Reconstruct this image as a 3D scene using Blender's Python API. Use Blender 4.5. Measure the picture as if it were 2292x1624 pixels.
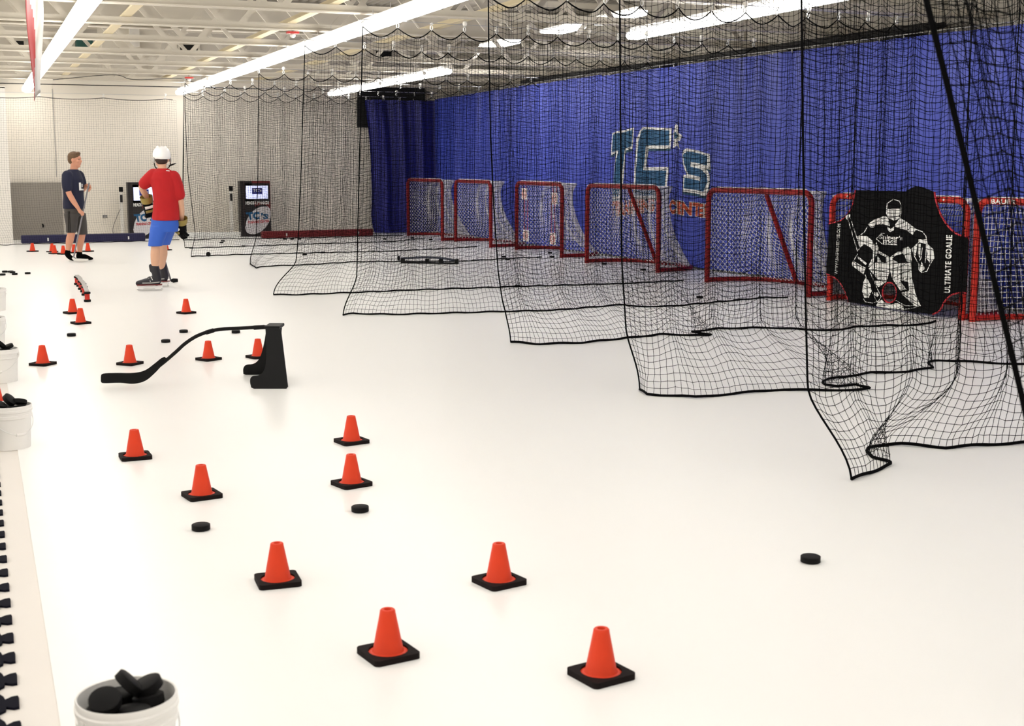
import bpy, bmesh, math, random
import numpy as np
from mathutils import Vector, Matrix
from mathutils.geometry import tessellate_polygon

random.seed(7)
RNG = np.random.default_rng(7)
for o in list(bpy.data.objects):
    bpy.data.objects.remove(o)
SC = bpy.context.scene
COL = SC.collection

# ------------------------------------------------------------------ camera
W_, H_ = 2292, 1624
FPX, HORIZON, VPX, CAM_H = 2960.0, 368.0, -60.0, 1.5
CX, CY = 1146.0, 812.0
PITCH = math.atan((CY - HORIZON) / FPX)
YAW = math.atan((CX - VPX) / math.hypot(FPX, CY - HORIZON))
cam_d = bpy.data.cameras.new('camera')
cam_d.sensor_width = 36.0
cam_d.lens = FPX / W_ * 36.0
cam_d.clip_end = 200
cam_d.dof.use_dof = True
cam_d.dof.focus_distance = 11.0
cam_d.dof.aperture_fstop = 7.0
cam = bpy.data.objects.new('camera', cam_d)
COL.objects.link(cam)
cam.location = (0, 0, CAM_H)
cam.rotation_euler = (math.pi / 2 - PITCH, 0, -YAW)
SC.camera = cam

# ------------------------------------------------------------------ world, exposure
wd = bpy.data.worlds.new('world')
SC.world = wd
wd.use_nodes = True
wd.node_tree.nodes['Background'].inputs[0].default_value = (1.0, 0.97, 0.92, 1)
wd.node_tree.nodes['Background'].inputs[1].default_value = 0.15
SC.view_settings.view_transform = 'Standard'
SC.view_settings.look = 'None'
SC.view_settings.exposure = 0.0
SC.view_settings.gamma = 1.0
SC.view_settings.use_curve_mapping = False
TUBE_STRENGTH = 14.0          # the fluorescent strips light the whole hall

# ------------------------------------------------------------------ geometry of the view (turns a measured point into a place)
_f = Vector((math.sin(YAW) * math.cos(PITCH), math.cos(YAW) * math.cos(PITCH), -math.sin(PITCH)))
_r = Vector((math.cos(YAW), -math.sin(YAW), 0))
_u = _r.cross(_f)
RT = _r.copy()
AW = Vector((math.sin(YAW), math.cos(YAW), 0))
CAM = Vector((0, 0, CAM_H))


def ray(x, y):
    return _f + _r * ((x - CX) / FPX) + _u * ((CY - y) / FPX)


def fl(x, y, z=0.0):
    d = ray(x, y)
    return CAM + d * ((z - CAM_H) / d.z)


def atY(x, y, Y):
    d = ray(x, y)
    return CAM + d * (Y / d.y)


def on_plane(x, y, p, n):
    d = ray(x, y)
    return CAM + d * ((p - CAM).dot(n) / d.dot(n))


# ------------------------------------------------------------------ materials
def lin(c):
    return tuple(((v / 255) / 12.92 if v / 255 <= 0.04045 else ((v / 255 + 0.055) / 1.055) ** 2.4) for v in c)


MATS = {}


def mat(name, rgb, rough=0.5, metal=0.0, var=0.06, scale=6.0, bump=0.0, bscale=60.0, spec=0.5, emit=0.0, coat=0.0, sheen=0.0):
    if name in MATS:
        return MATS[name]
    m = bpy.data.materials.new(name)
    m.use_nodes = True
    nt = m.node_tree
    b = nt.nodes['Principled BSDF']
    c = lin(rgb)
    b.inputs['Roughness'].default_value = rough
    b.inputs['Metallic'].default_value = metal
    b.inputs['Specular IOR Level'].default_value = spec
    b.inputs['Coat Weight'].default_value = coat
    b.inputs['Sheen Weight'].default_value = sheen
    tc = nt.nodes.new('ShaderNodeTexCoord')
    if var > 0:
        n = nt.nodes.new('ShaderNodeTexNoise')
        n.inputs['Scale'].default_value = scale
        n.inputs['Detail'].default_value = 3
        nt.links.new(tc.outputs['Object'], n.inputs['Vector'])
        mx = nt.nodes.new('ShaderNodeMix')
        mx.data_type = 'RGBA'
        mx.inputs[6].default_value = (*[v * (1 - var) for v in c], 1)
        mx.inputs[7].default_value = (*[min(1, v * (1 + var)) for v in c], 1)
        nt.links.new(n.outputs['Fac'], mx.inputs[0])
        nt.links.new(mx.outputs[2], b.inputs['Base Color'])
    else:
        b.inputs['Base Color'].default_value = (*c, 1)
    if bump > 0:
        n2 = nt.nodes.new('ShaderNodeTexNoise')
        n2.inputs['Scale'].default_value = bscale
        nt.links.new(tc.outputs['Object'], n2.inputs['Vector'])
        bp = nt.nodes.new('ShaderNodeBump')
        bp.inputs['Strength'].default_value = bump
        bp.inputs['Distance'].default_value = 0.01
        nt.links.new(n2.outputs['Fac'], bp.inputs['Height'])
        nt.links.new(bp.outputs['Normal'], b.inputs['Normal'])
    if emit > 0:
        b.inputs['Emission Color'].default_value = (*c, 1)
        b.inputs['Emission Strength'].default_value = emit
    MATS[name] = m
    return m


M_FLOOR = mat('floor_white_plastic', (246, 245, 242), 0.32, var=0.012, scale=0.7, bump=0.02, bscale=3, spec=0.35)
M_STRIP = mat('floor_strip_plastic', (228, 222, 215), 0.45, var=0.02, scale=2)
M_RUBBER = mat('rubber_navy_black', (14, 14, 26), 0.85, bump=0.2, bscale=200, spec=0.1)
M_WALL = mat('wall_paint_beige', (234, 227, 214), 0.85, var=0.02, scale=1.2)
M_WALLW = mat('wall_paint_white', (240, 236, 228), 0.8, var=0.015, scale=1.0)
M_WALLG = mat('wall_paint_grey', (204, 198, 186), 0.85, var=0.03, scale=1.5)
M_DECK = mat('deck_paint', (142, 136, 125), 0.9, var=0.05)
M_STEEL = mat('joist_paint', (218, 211, 197), 0.6, var=0.04, scale=3)
M_STEELY = mat('beam_paint_cream', (214, 200, 166), 0.6, var=0.05, scale=3)
M_TUBE = mat('lit_diffuser', (255, 252, 247), 0.4, var=0, emit=TUBE_STRENGTH)
M_HOUS = mat('fixture_enamel', (240, 236, 228), 0.4)
M_BLUE = mat('curtain_blue_vinyl', (62, 78, 186), 0.42, var=0.08, scale=1.6, bump=0.05, bscale=14)
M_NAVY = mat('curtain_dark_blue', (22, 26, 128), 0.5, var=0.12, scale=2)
M_NET = mat('net_black_twine', (8, 8, 9), 0.9, var=0, spec=0.05)
M_ROPE = mat('rope_black', (7, 7, 8), 0.9, var=0.1, scale=80, spec=0.05)
M_WIRE = mat('steel_wire', (200, 200, 200), 0.3, metal=0.9)
M_CLIP = mat('clip_zinc', (235, 235, 232), 0.3, metal=0.3)
M_RED = mat('goal_red_paint', (134, 11, 15), 0.45, var=0.08, scale=9, spec=0.3)
M_ORED = mat('goal_orange_red_paint', (192, 40, 26), 0.42, var=0.06, scale=9, spec=0.35)
M_GNET = mat('goal_net_white', (238, 236, 236), 0.8, var=0.03)
M_BLACK = mat('black_plastic', (9, 9, 10), 0.5, var=0.1, spec=0.18)
M_BLACKV = mat('black_vinyl', (8, 8, 9), 0.7, var=0.15, scale=5, bump=0.05, bscale=40, spec=0.1)
M_WHITE = mat('print_white', (240, 240, 236), 0.6, var=0.02)
M_TEAL = mat('print_teal', (16, 84, 128), 0.55, var=0.12, scale=3)
M_TEALD = mat('print_teal_dark', (14, 70, 100), 0.55, var=0.1, scale=3)
M_ORANGE = mat('print_orange', (204, 80, 40), 0.6, var=0.08)
M_CONE = mat('cone_orange', (222, 62, 26), 0.5, var=0.05, scale=20, spec=0.3)
M_CBASE = mat('cone_base_rubber', (26, 19, 19), 0.75, var=0.15, scale=40, bump=0.1, bscale=200, spec=0.12)
M_PUCK = mat('puck_rubber', (9, 8, 9), 0.65, var=0.2, scale=40, spec=0.2)
M_BUCKET = mat('bucket_white_plastic', (240, 238, 234), 0.35, var=0.02)
M_GREY = mat('grey_plastic', (170, 168, 165), 0.45)
M_REDTRIM = mat('red_trim', (190, 30, 44), 0.5)
M_SKIN = mat('skin', (216, 168, 138), 0.55, var=0.05, scale=12)
M_SKINR = mat('skin_flushed', (206, 146, 118), 0.6, var=0.06, scale=12)
M_HAIR = mat('hair_brown', (96, 72, 48), 0.7, var=0.3, scale=60, bump=0.4, bscale=120)
M_HAIRD = mat('hair_dark', (52, 34, 26), 0.7, var=0.3, scale=60)
M_TEEN = mat('tshirt_navy', (20, 24, 50), 0.85, var=0.15, scale=12)
M_TEER = mat('tshirt_red', (178, 16, 22), 0.85, var=0.08, scale=10)
M_SHB = mat('shorts_blue', (44, 92, 192), 0.7, var=0.08, scale=8)
M_SHG = mat('shorts_charcoal', (66, 62, 60), 0.8, var=0.1, scale=20)
M_SOCK = mat('sock_black', (7, 7, 8), 0.95, spec=0.05)
M_SKATE = mat('skate_black', (24, 22, 32), 0.45, var=0.2, scale=14)
M_OLIVE = mat('glove_olive', (150, 130, 62), 0.6, var=0.1)
M_HELM = mat('helmet_white', (244, 243, 242), 0.3, var=0.01)
M_PADB = mat('pad_navy', (24, 22, 66), 0.55, var=0.15, scale=4)
M_PADR = mat('pad_maroon', (120, 22, 26), 0.55, var=0.15, scale=4)
M_METAL = mat('sheet_metal', (150, 144, 136), 0.45, metal=0.55, var=0.12, scale=1.4)
M_SCREEN = mat('lit_screen', (214, 220, 255), 0.3, var=0, emit=1.0)
M_KBLUE = mat('screen_logo_blue', (40, 44, 130), 0.4, var=0.0)
M_KRED = mat('kiosk_maroon', (104, 26, 28), 0.45, var=0.1)
M_KBLK = mat('kiosk_black', (26, 20, 22), 0.45, var=0.1)
M_BANR = mat('banner_red', (158, 40, 36), 0.5, var=0.06)
M_BANW = mat('banner_white', (176, 171, 163), 0.35, var=0.06, scale=8, bump=0.3, bscale=12)
M_BLKHOLE = mat('opening_black', (8, 8, 9), 0.9, var=0)
M_DUCT = mat('duct_black', (34, 33, 32), 0.6, var=0.2)
M_EQUIP = mat('equipment_grey', (172, 166, 154), 0.5)
M_GREEN = mat('teal_box', (46, 92, 84), 0.6, var=0.2)
M_EYE = mat('eye_dark', (36, 26, 22), 0.3)
M_LIP = mat('lip', (176, 96, 84), 0.5)
M_EMRED = mat('lamp_red', (188, 44, 40), 0.4)


# ------------------------------------------------------------------ mesh helpers
def tag(o, label=None, cat=None, group=None, kind=None):
    if label:
        o['label'] = label
    if cat:
        o['category'] = cat
    if group:
        o['group'] = group
    if kind:
        o['kind'] = kind
    return o


def thing(name, label, cat, loc=(0, 0, 0), rz=0.0, group=None):
    o = bpy.data.objects.new(name, None)
    o.empty_display_size = 0.1
    COL.objects.link(o)
    o.location = loc
    o.rotation_euler = (0, 0, rz)
    return tag(o, label, cat, group)


def link(name, me, parent=None, matl=None):
    if matl is not None and len(me.materials) == 0:
        me.materials.append(matl)
    o = bpy.data.objects.new(name, me)
    COL.objects.link(o)
    if parent is not None:
        o.parent = parent
    return o


def np_mesh(name, V, Q, matl, smooth=False):
    """fast mesh from numpy verts (n,3) and faces (m,k)"""
    me = bpy.data.meshes.new(name)
    V = np.ascontiguousarray(V, dtype=np.float32)
    Q = np.ascontiguousarray(Q, dtype=np.int32)
    k = Q.shape[1]
    me.vertices.add(len(V))
    me.vertices.foreach_set('co', V.ravel())
    me.loops.add(Q.size)
    me.loops.foreach_set('vertex_index', Q.ravel())
    me.polygons.add(len(Q))
    me.polygons.foreach_set('loop_start', np.arange(0, Q.size, k, dtype=np.int32))
    if smooth:
        me.polygons.foreach_set('use_smooth', np.ones(len(Q), dtype=bool))
    me.update(calc_edges=True)
    me.materials.append(matl)
    return me


class MB:
    def __init__(s):
        s.v, s.f = [], []

    def add(s, verts, faces):
        n = len(s.v)
        s.v += [tuple(v) for v in verts]
        s.f += [tuple(i + n for i in f) for f in faces]
        return s

    def box(s, c, size, rz=0.0, taper=1.0):
        hx, hy, hz = size[0] / 2, size[1] / 2, size[2] / 2
        cs, sn = math.cos(rz), math.sin(rz)
        vs = []
        for z, t in ((-hz, 1.0), (hz, taper)):
            for x, y in ((-hx, -hy), (hx, -hy), (hx, hy), (-hx, hy)):
                x, y = x * t, y * t
                vs.append((c[0] + x * cs - y * sn, c[1] + x * sn + y * cs, c[2] + z))
        return s.add(vs, [(0, 3, 2, 1), (4, 5, 6, 7), (0, 1, 5, 4), (1, 2, 6, 5), (2, 3, 7, 6), (3, 0, 4, 7)])

    def bbox(s, lo, hi):
        return s.box([(a + b) / 2 for a, b in zip(lo, hi)], [b - a for a, b in zip(lo, hi)])

    def tube(s, pts, r, n=8, closed=False, caps=True):
        pts = [Vector(p) for p in pts]
        N = len(pts)
        rad = r if isinstance(r, (list, tuple)) else [r] * N
        T = []
        for i in range(N):
            if closed:
                t = pts[(i + 1) % N] - pts[i - 1]
            else:
                t = pts[min(i + 1, N - 1)] - pts[max(i - 1, 0)]
            T.append(t.normalized() if t.length > 1e-9 else Vector((0, 0, 1)))
        up = Vector((0, 0, 1)) if abs(T[0].z) < 0.9 else Vector((1, 0, 0))
        nrm = (up - T[0] * up.dot(T[0])).normalized()
        vs, fs = [], []
        for i in range(N):
            nrm = nrm - T[i] * nrm.dot(T[i])
            if nrm.length < 1e-6:
                nrm = T[i].orthogonal()
            nrm.normalize()
            b = T[i].cross(nrm)
            for k in range(n):
                a = 2 * math.pi * k / n
                vs.append(pts[i] + (nrm * math.cos(a) + b * math.sin(a)) * rad[i])
        for i in range(N if closed else N - 1):
            j = (i + 1) % N
            for k in range(n):
                k2 = (k + 1) % n
                fs.append((i * n + k, i * n + k2, j * n + k2, j * n + k))
        if caps and not closed:
            fs.append(tuple(reversed(range(n))))
            fs.append(tuple((N - 1) * n + k for k in range(n)))
        return s.add(vs, fs)

    def lathe(s, prof, n=24, c=(0, 0, 0), cap0=True, cap1=True, sx=1.0, sy=1.0):
        vs, fs = [], []
        for r, z in prof:
            for k in range(n):
                a = 2 * math.pi * k / n
                vs.append((c[0] + r * math.cos(a) * sx, c[1] + r * math.sin(a) * sy, c[2] + z))
        for i in range(len(prof) - 1):
            for k in range(n):
                k2 = (k + 1) % n
                fs.append((i * n + k, i * n + k2, (i + 1) * n + k2, (i + 1) * n + k))
        if cap0:
            fs.append(tuple(reversed(range(n))))
        if cap1:
            fs.append(tuple((len(prof) - 1) * n + k for k in range(n)))
        return s.add(vs, fs)

    def ball(s, c, r, n=12, m=8, rot=None):
        r = r if isinstance(r, (list, tuple)) else (r, r, r)
        vs, fs = [], []
        R = rot or Matrix.Identity(3)
        c = Vector(c)
        for i in range(1, m):
            th = math.pi * i / m
            for k in range(n):
                a = 2 * math.pi * k / n
                vs.append(c + R @ Vector((r[0] * math.sin(th) * math.cos(a), r[1] * math.sin(th) * math.sin(a), r[2] * math.cos(th))))
        vs.append(c + R @ Vector((0, 0, r[2])))
        vs.append(c - R @ Vector((0, 0, r[2])))
        t, b = len(vs) - 2, len(vs) - 1
        for i in range(m - 2):
            for k in range(n):
                k2 = (k + 1) % n
                fs.append((i * n + k, (i + 1) * n + k, (i + 1) * n + k2, i * n + k2))
        for k in range(n):
            k2 = (k + 1) % n
            fs.append((t, k, k2))
            fs.append((b, (m - 2) * n + k2, (m - 2) * n + k))
        return s.add(vs, fs)

    def prism(s, loops, P, depth):
        """polygon (list of loops of 2-D points; the first is outer) mapped by P(u,v)->Vector, thickened by the vector depth"""
        flat = [p for lp in loops for p in lp]
        tris = tessellate_polygon([[Vector((p[0], p[1], 0)) for p in lp] for lp in loops])
        n = len(flat)
        A = [P(*p) for p in flat]
        B = [a + depth for a in A]
        fs = [tuple(t) for t in tris] + [tuple(i + n for i in reversed(t)) for t in tris]
        o = 0
        for lp in loops:
            k = len(lp)
            for i in range(k):
                j = (i + 1) % k
                fs.append((o + i, o + j, n + o + j, n + o + i))
            o += k
        return s.add(A + B, fs)

    def build(s, name, matl, parent=None, smooth=False, fix=True, bevel=0.0):
        me = bpy.data.meshes.new(name)
        me.from_pydata(s.v, [], s.f)
        if fix or bevel:
            bm = bmesh.new()
            bm.from_mesh(me)
            if bevel > 0:
                bmesh.ops.bevel(bm, geom=[e for e in bm.edges if len(e.link_faces) == 2 and e.calc_face_angle(0) > 0.6], offset=bevel, segments=2, affect='EDGES', profile=0.5)
            bmesh.ops.recalc_face_normals(bm, faces=bm.faces)
            bm.to_mesh(me)
            bm.free()
        if smooth:
            me.polygons.foreach_set('use_smooth', [True] * len(me.polygons))
            try:
                me.set_sharp_from_angle(angle=math.radians(40))
            except Exception:
                pass
        me.update()
        return link(name, me, parent, matl)


def copy_tree(o, parent=None):
    c = o.copy()
    COL.objects.link(c)
    c.parent = parent
    for ch in o.children:
        copy_tree(ch, c)
    return c


def arc(c, r, a0, a1, n=8):
    return [(c[0] + r * math.cos(math.radians(a0 + (a1 - a0) * i / n)), c[1] + r * math.sin(math.radians(a0 + (a1 - a0) * i / n))) for i in range(n + 1)]


def spline(pts, n=8):
    """Catmull-Rom through points (tuples of any size)"""
    P = [np.array(p, float) for p in pts]
    P = [2 * P[0] - P[1]] + P + [2 * P[-1] - P[-2]]
    out = []
    for i in range(1, len(P) - 2):
        for k in range(n):
            t = k / n
            out.append(0.5 * ((2 * P[i]) + (-P[i - 1] + P[i + 1]) * t + (2 * P[i - 1] - 5 * P[i] + 4 * P[i + 1] - P[i + 2]) * t * t + (-P[i - 1] + 3 * P[i] - 3 * P[i + 1] + P[i + 2]) * t ** 3))
    out.append(P[-2])
    return [tuple(p) for p in out]


def stroke(pts, w):
    """polyline -> list of quads (polygons) of width w in 2-D"""
    out = []
    for a, b in zip(pts[:-1], pts[1:]):
        dx, dy = b[0] - a[0], b[1] - a[1]
        L = math.hypot(dx, dy) or 1
        ex, ey = dx / L * w * 0.35, dy / L * w * 0.35
        nx, ny = -dy / L * w / 2, dx / L * w / 2
        out.append([(a[0] + nx - ex, a[1] + ny - ey), (b[0] + nx + ex, b[1] + ny + ey), (b[0] - nx + ex, b[1] - ny + ey), (a[0] - nx - ex, a[1] - ny - ey)])
    return out


def text_2d(body, bold=0.0, bold_space=0.0):
    cu = bpy.data.curves.new('lettering', 'FONT')
    cu.body = body
    cu.offset = bold
    cu.space_character = 1.0 + 1.8 * max(0.0, bold_space)
    cu.resolution_u = 2
    ob = bpy.data.objects.new('lettering', cu)
    COL.objects.link(ob)
    dg = bpy.context.evaluated_depsgraph_get()
    me = bpy.data.meshes.new_from_object(ob.evaluated_get(dg))
    V = [(v.co.x, v.co.y) for v in me.vertices]
    Fc = [tuple(p.vertices) for p in me.polygons]
    bpy.data.objects.remove(ob)
    bpy.data.meshes.remove(me)
    bpy.data.curves.remove(cu)
    return V, Fc


def text_quad(body, q, bold=0.0, pad=0.0, ref=None, sp=0.0):
    """lettering fitted into the quad q=[P00,P10,P01,P11] of 2-D points"""
    V, Fc = text_2d(body, bold, sp)
    R = text_2d(body, ref, sp)[0] if ref is not None else V
    x0, x1 = min(v[0] for v in R), max(v[0] for v in R)
    y0, y1 = min(v[1] for v in R), max(v[1] for v in R)
    q = [np.array(p, float) for p in q]
    out = []
    for x, y in V:
        a, b = (x - x0) / (x1 - x0), (y - y0) / (y1 - y0)
        out.append(tuple(q[0] * (1 - a) * (1 - b) + q[1] * a * (1 - b) + q[2] * (1 - a) * b + q[3] * a * b))
    return out, Fc


def flat_print(name, polys, texts, P, matl, parent, lift, cuts=None):
    """thin print: polygons and letterings (2-D) mapped by P onto a surface and lifted off it by the vector lift"""
    m = MB()
    for pl in polys:
        if len(pl) < 3:
            continue
        tr = tessellate_polygon([[Vector((p[0], p[1], 0)) for p in pl]])
        m.add([P(*p) + lift for p in pl], [tuple(t) for t in tr])
    for V, Fc in texts:
        m.add([P(*p) + lift for p in V], Fc)
    return m.build(name, matl, parent, fix=False)


# ------------------------------------------------------------------ the hall
X_L, X_R, Y_N, Y_F, Z_D = -7.0, 10.75, -4.0, 28.6, 4.25
EDGE_X = 0.135       # edge of the white skating floor
m = MB()
m.bbox((EDGE_X, Y_N, -0.1), (X_R, Y_F, 0.0))
tag(m.build('floor', M_FLOOR), 'glossy white synthetic ice skating floor of the hall', kind='structure')
m = MB()
m.bbox((-0.02, Y_N, -0.1), (EDGE_X, Y_F, -0.004))
tag(m.build('trim_1', M_STRIP), 'pale border strip along the edge of the white floor', kind='structure')
m = MB()
m.bbox((X_L, Y_N, -0.12), (-0.02, Y_F, -0.012))
fl_l = tag(m.build('floor_left', M_STRIP), 'pale side floor left of the skating floor', kind='structure')
# puzzle mat: dark tabs that lock into the strip
rm = MB()
Yt = 0.6
while Yt < 9.0:
    o = []
    prof = [(-0.75, 0.0), (-0.015, 0.0), (0.0, 0.012), (0.002, 0.03), (0.022, 0.018), (0.036, 0.02), (0.037, 0.075), (0.034, 0.09), (0.018, 0.088), (0.0, 0.075), (-0.004, 0.095), (-0.015, 0.115), (-0.02, 0.15), (-0.75, 0.15)]
    rm.prism([prof], lambda u, v, Y0=Yt: Vector((u, Y0 + v * 1.2333, -0.010)), Vector((0, 0, 0.014)))
    Yt += 0.185
tag(rm.build('floor_mat', M_RUBBER, None, smooth=False), 'black puzzle mat with interlocking tabs along the floor edge', kind='structure')

m = MB()
m.bbox((X_L - 0.2, Y_F, -0.1), (X_R + 0.2, Y_F + 0.2, Z_D))
tag(m.build('wall_back', M_WALL), 'beige painted far wall of the hall', kind='structure')
m = MB()
m.bbox((X_R, Y_N, -0.1), (X_R + 0.2, Y_F, Z_D))
wr = tag(m.build('wall_right', M_WALLG), 'grey wall behind the blue curtain', kind='structure')
y = 2.0
while y < 28:
    b = MB()
    b.bbox((X_R - 0.05, y - 0.04, 0.0), (X_R, y + 0.04, Z_D - 0.05))
    b.build('batten', M_WALLG, wr)
    y += 2.2
m = MB()
m.bbox((X_L - 0.2, Y_N, -0.1), (X_L, Y_F, Z_D))
tag(m.build('wall_left', M_WALLW), 'white left wall', kind='structure')
m = MB()
m.bbox((X_L - 0.2, Y_N - 0.2, -0.1), (X_R + 0.2, Y_N, Z_D))
tag(m.build('wall_front', M_WALLW), 'white wall behind the viewer', kind='structure')
# lighter wall return at the far left, about three metres high
pl = atY(30, 540, 27.3)
m = MB()
m.bbox((X_L, 27.3, -0.1), (pl.x, Y_F, 2.95))
m.bbox((X_L, 27.3, 2.93), (pl.x + 0.01, Y_F, 2.97))
tag(m.build('wall_return', M_WALLW), 'lighter white partition beside the steel sheet at far left', kind='structure')

# corrugated deck, ribs along the depth of the hall
prof = []
x = X_L - 0.1
while x < X_R + 0.1:
    prof += [(x, Z_D), (x + 0.07, Z_D), (x + 0.09, Z_D + 0.05), (x + 0.13, Z_D + 0.05)]
    x += 0.15
prof.append((x, Z_D))
V = np.array([[p[0], yy, p[1]] for yy in (Y_N - 0.1, Y_F + 0.1) for p in prof])
n = len(prof)
Q = np.array([[i, i + 1, n + i + 1, n + i] for i in range(n - 1)])
ceil = tag(link('ceiling', np_mesh('ceiling', V, Q, M_DECK)), 'cream corrugated metal roof deck', kind='structure')

# bar joists across the hall
JZ = 3.12
JOIST_Y = [5.5, 7.72, 9.95, 12.15, 14.35, 16.42, 18.6, 20.8, 22.98, 25.15, 27.45]
JX0, JX1 = X_L + 0.05, X_R - 0.05


def bar_mesh(name, pts, w, h, matl):
    mm = MB()
    mm.tube(pts, w, 4)
    ob = mm.build(name, matl)
    me = ob.data
    bpy.data.objects.remove(ob)
    return me


JD = Z_D - 0.08 - JZ
wb = MB()
wb.add([(-0.042, -0.016, 0), (0.042, -0.016, 0), (0.042, 0.016, 0), (-0.042, 0.016, 0), (0.90 - 0.042, -0.016, JD), (0.90 + 0.042, -0.016, JD), (0.90 + 0.042, 0.016, JD), (0.90 - 0.042, 0.016, JD)],
       [(0, 1, 5, 4), (1, 2, 6, 5), (2, 3, 7, 6), (3, 0, 4, 7), (0, 3, 2, 1), (4, 5, 6, 7)])
_t = wb.build('web_bar', M_STEEL)
ME_WEB_A = _t.data
bpy.data.objects.remove(_t)
wb = MB()
wb.add([(-0.042, -0.016, 0), (0.042, -0.016, 0), (0.042, 0.016, 0), (-0.042, 0.016, 0), (-0.90 - 0.042, -0.016, JD), (-0.90 + 0.042, -0.016, JD), (-0.90 + 0.042, 0.016, JD), (-0.90 - 0.042, 0.016, JD)],
       [(0, 1, 5, 4), (1, 2, 6, 5), (2, 3, 7, 6), (3, 0, 4, 7), (0, 3, 2, 1), (4, 5, 6, 7)])
_t = wb.build('web_bar', M_STEEL)
ME_WEB_B = _t.data
bpy.data.objects.remove(_t)
cb = MB()
cb.bbox((JX0, -0.065, 0.0), (JX1, 0.065, 0.012))
cb.bbox((JX0, -0.018, 0.0), (JX1, -0.008, 0.085))
cb.bbox((JX0, 0.008, 0.0), (JX1, 0.018, 0.085))
_t = cb.build('bottom_chord', M_STEEL)
ME_CH = _t.data
bpy.data.objects.remove(_t)
ct = MB()
ct.bbox((JX0, -0.07, JD), (JX1, 0.07, JD + 0.012))
ct.bbox((JX0, -0.018, JD - 0.075), (JX1, 0.018, JD))
_t = ct.build('top_chord', M_STEEL)
ME_CT = _t.data
bpy.data.objects.remove(_t)
ORD = ['nearest', 'second', 'third', 'fourth', 'fifth', 'sixth', 'seventh', 'eighth', 'ninth', 'tenth', 'eleventh', 'twelfth']
vis_j = 0
for jy in JOIST_Y:
    if jy < 12:
        lab = 'cream bar joist overhead, nearer than the picture shows'
        g = 'bar joists near the viewer'
    else:
        lab = '%s cream bar joist with zigzag web bars counted from the viewer' % ORD[vis_j]
        g = 'bar joists under the roof deck'
        vis_j += 1
    t = thing('ceiling_joist', lab, 'joist', (0, jy, JZ), 0, g)
    link('bottom_chord', ME_CH, t)
    link('top_chord', ME_CT, t)
    xx = -6.2 + random.uniform(0, 0.5)
    while xx < JX1 - 1.0:
        a = link('web_bar', ME_WEB_A, t)
        a.location.x = xx + 0.05
        b = link('web_bar', ME_WEB_B, t)
        b.location.x = xx + 1.75
        xx += 1.8
# cream bridging beams running along the depth of the hall
for k, bx in enumerate((3.7, 5.57, 1.75, -1.0)):
    mm = MB()
    mm.bbox((bx - 0.055, 3.0, JZ + 0.086), (bx + 0.055, Y_F, JZ + 0.098))
    mm.bbox((bx - 0.006, 3.0, JZ + 0.098), (bx + 0.006, Y_F, JZ + 0.16))
    lab = ['cream bridging angle running above the longest light row', 'cream bridging angle right of the longest light row', 'cream bridging angle above the gap between the first two light rows', 'cream bridging angle left of all light rows'][k]
    tag(mm.build('bridging_beam', M_STEELY), lab, 'beam')
# heavy girder whose top carries the deck
mm = MB()
mm.bbox((X_L, 24.0, Z_D - 0.42), (X_R, 24.03, Z_D - 0.02))
mm.bbox((X_L, 23.93, Z_D - 0.44), (X_R, 24.1, Z_D - 0.42))
mm.bbox((X_L, 23.93, Z_D - 0.02), (X_R, 24.1, Z_D - 0.005))
tag(mm.build('girder', M_STEEL), 'wide cream steel girder under the roof deck', 'beam')

# ------------------------------------------------------------------ strip lights
LZ = 2.92
FL = 2.44


def make_fixture():
    t = thing('strip_light', 'x', 'light')
    h = MB()
    h.bbox((-0.05, -FL / 2 + 0.01, 0.075), (0.05, FL / 2 - 0.01, 0.13))
    h.build('housing', M_HOUS, t)
    d = MB()
    pr = [(-0.085, 0.075), (-0.09, 0.03), (-0.06, 0.0), (0.06, 0.0), (0.09, 0.03), (0.085, 0.075)]
    vs = [(p[0], yy, p[1]) for yy in (-FL / 2, FL / 2) for p in pr]
    k = len(pr)
    d.add(vs, [(i, (i + 1) % k, k + (i + 1) % k, k + i) for i in range(k)] + [tuple(reversed(range(k))), tuple(range(k, 2 * k))])
    d.build('diffuser', M_TUBE, t)
    for yy in (-0.9, 0.9):
        r = MB()
        r.tube([(0, yy, 0.13), (0, yy, JZ - LZ + 0.01)], 0.004, 6)
        r.build('hanger_rod', M_WIRE, t)
    return t


rows = [(1.06, 28.3, 10.2, 'lit white strip light in the leftmost row behind the banner'),
        (4.03, 28.3, 8.0, 'lit white strip light in the long middle row of lights'),
        (7.05, 27.6, 19.2, 'lit white strip light in the short row before the far corner'),
        (7.12, 13.95, 4.0, 'lit white strip light in the row above the near nets')]
fx0 = None
FAR = ['farthest', 'second farthest', 'third farthest', 'fourth farthest', 'fifth farthest', 'sixth farthest', 'seventh farthest', 'eighth farthest', 'ninth farthest']
for X, y1, y0, lab in rows:
    yy = y1 - FL / 2
    nth = 0
    while yy - FL / 2 > y0 - 0.6:
        if fx0 is None:
            fx0 = make_fixture()
            f = fx0
        else:
            f = copy_tree(fx0)
        f.location = (X, yy, LZ)
        f['label'] = FAR[nth] + ' ' + lab
        nth += 1
        f['group'] = lab.replace('lit white strip light', 'strip lights')
        yy -= FL + 0.005
# seen rows go on outside the picture; two unseen left rows added for fill
for X, y1, y0 in [(1.06, 10.0, -3.5), (4.03, 7.8, -3.5), (7.12, 3.8, -3.5), (-2.0, 27.0, -3.5), (-5.0, 27.0, -3.5)]:
    yy = y1 - FL / 2
    while yy - FL / 2 > y0 - 0.2:
        f = copy_tree(fx0)
        f.location = (X, yy, LZ)
        f['label'] = 'unseen lit white strip light outside the picture, kept for its light'
        f['group'] = 'strip lights outside the picture'
        yy -= FL + 0.005
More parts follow.
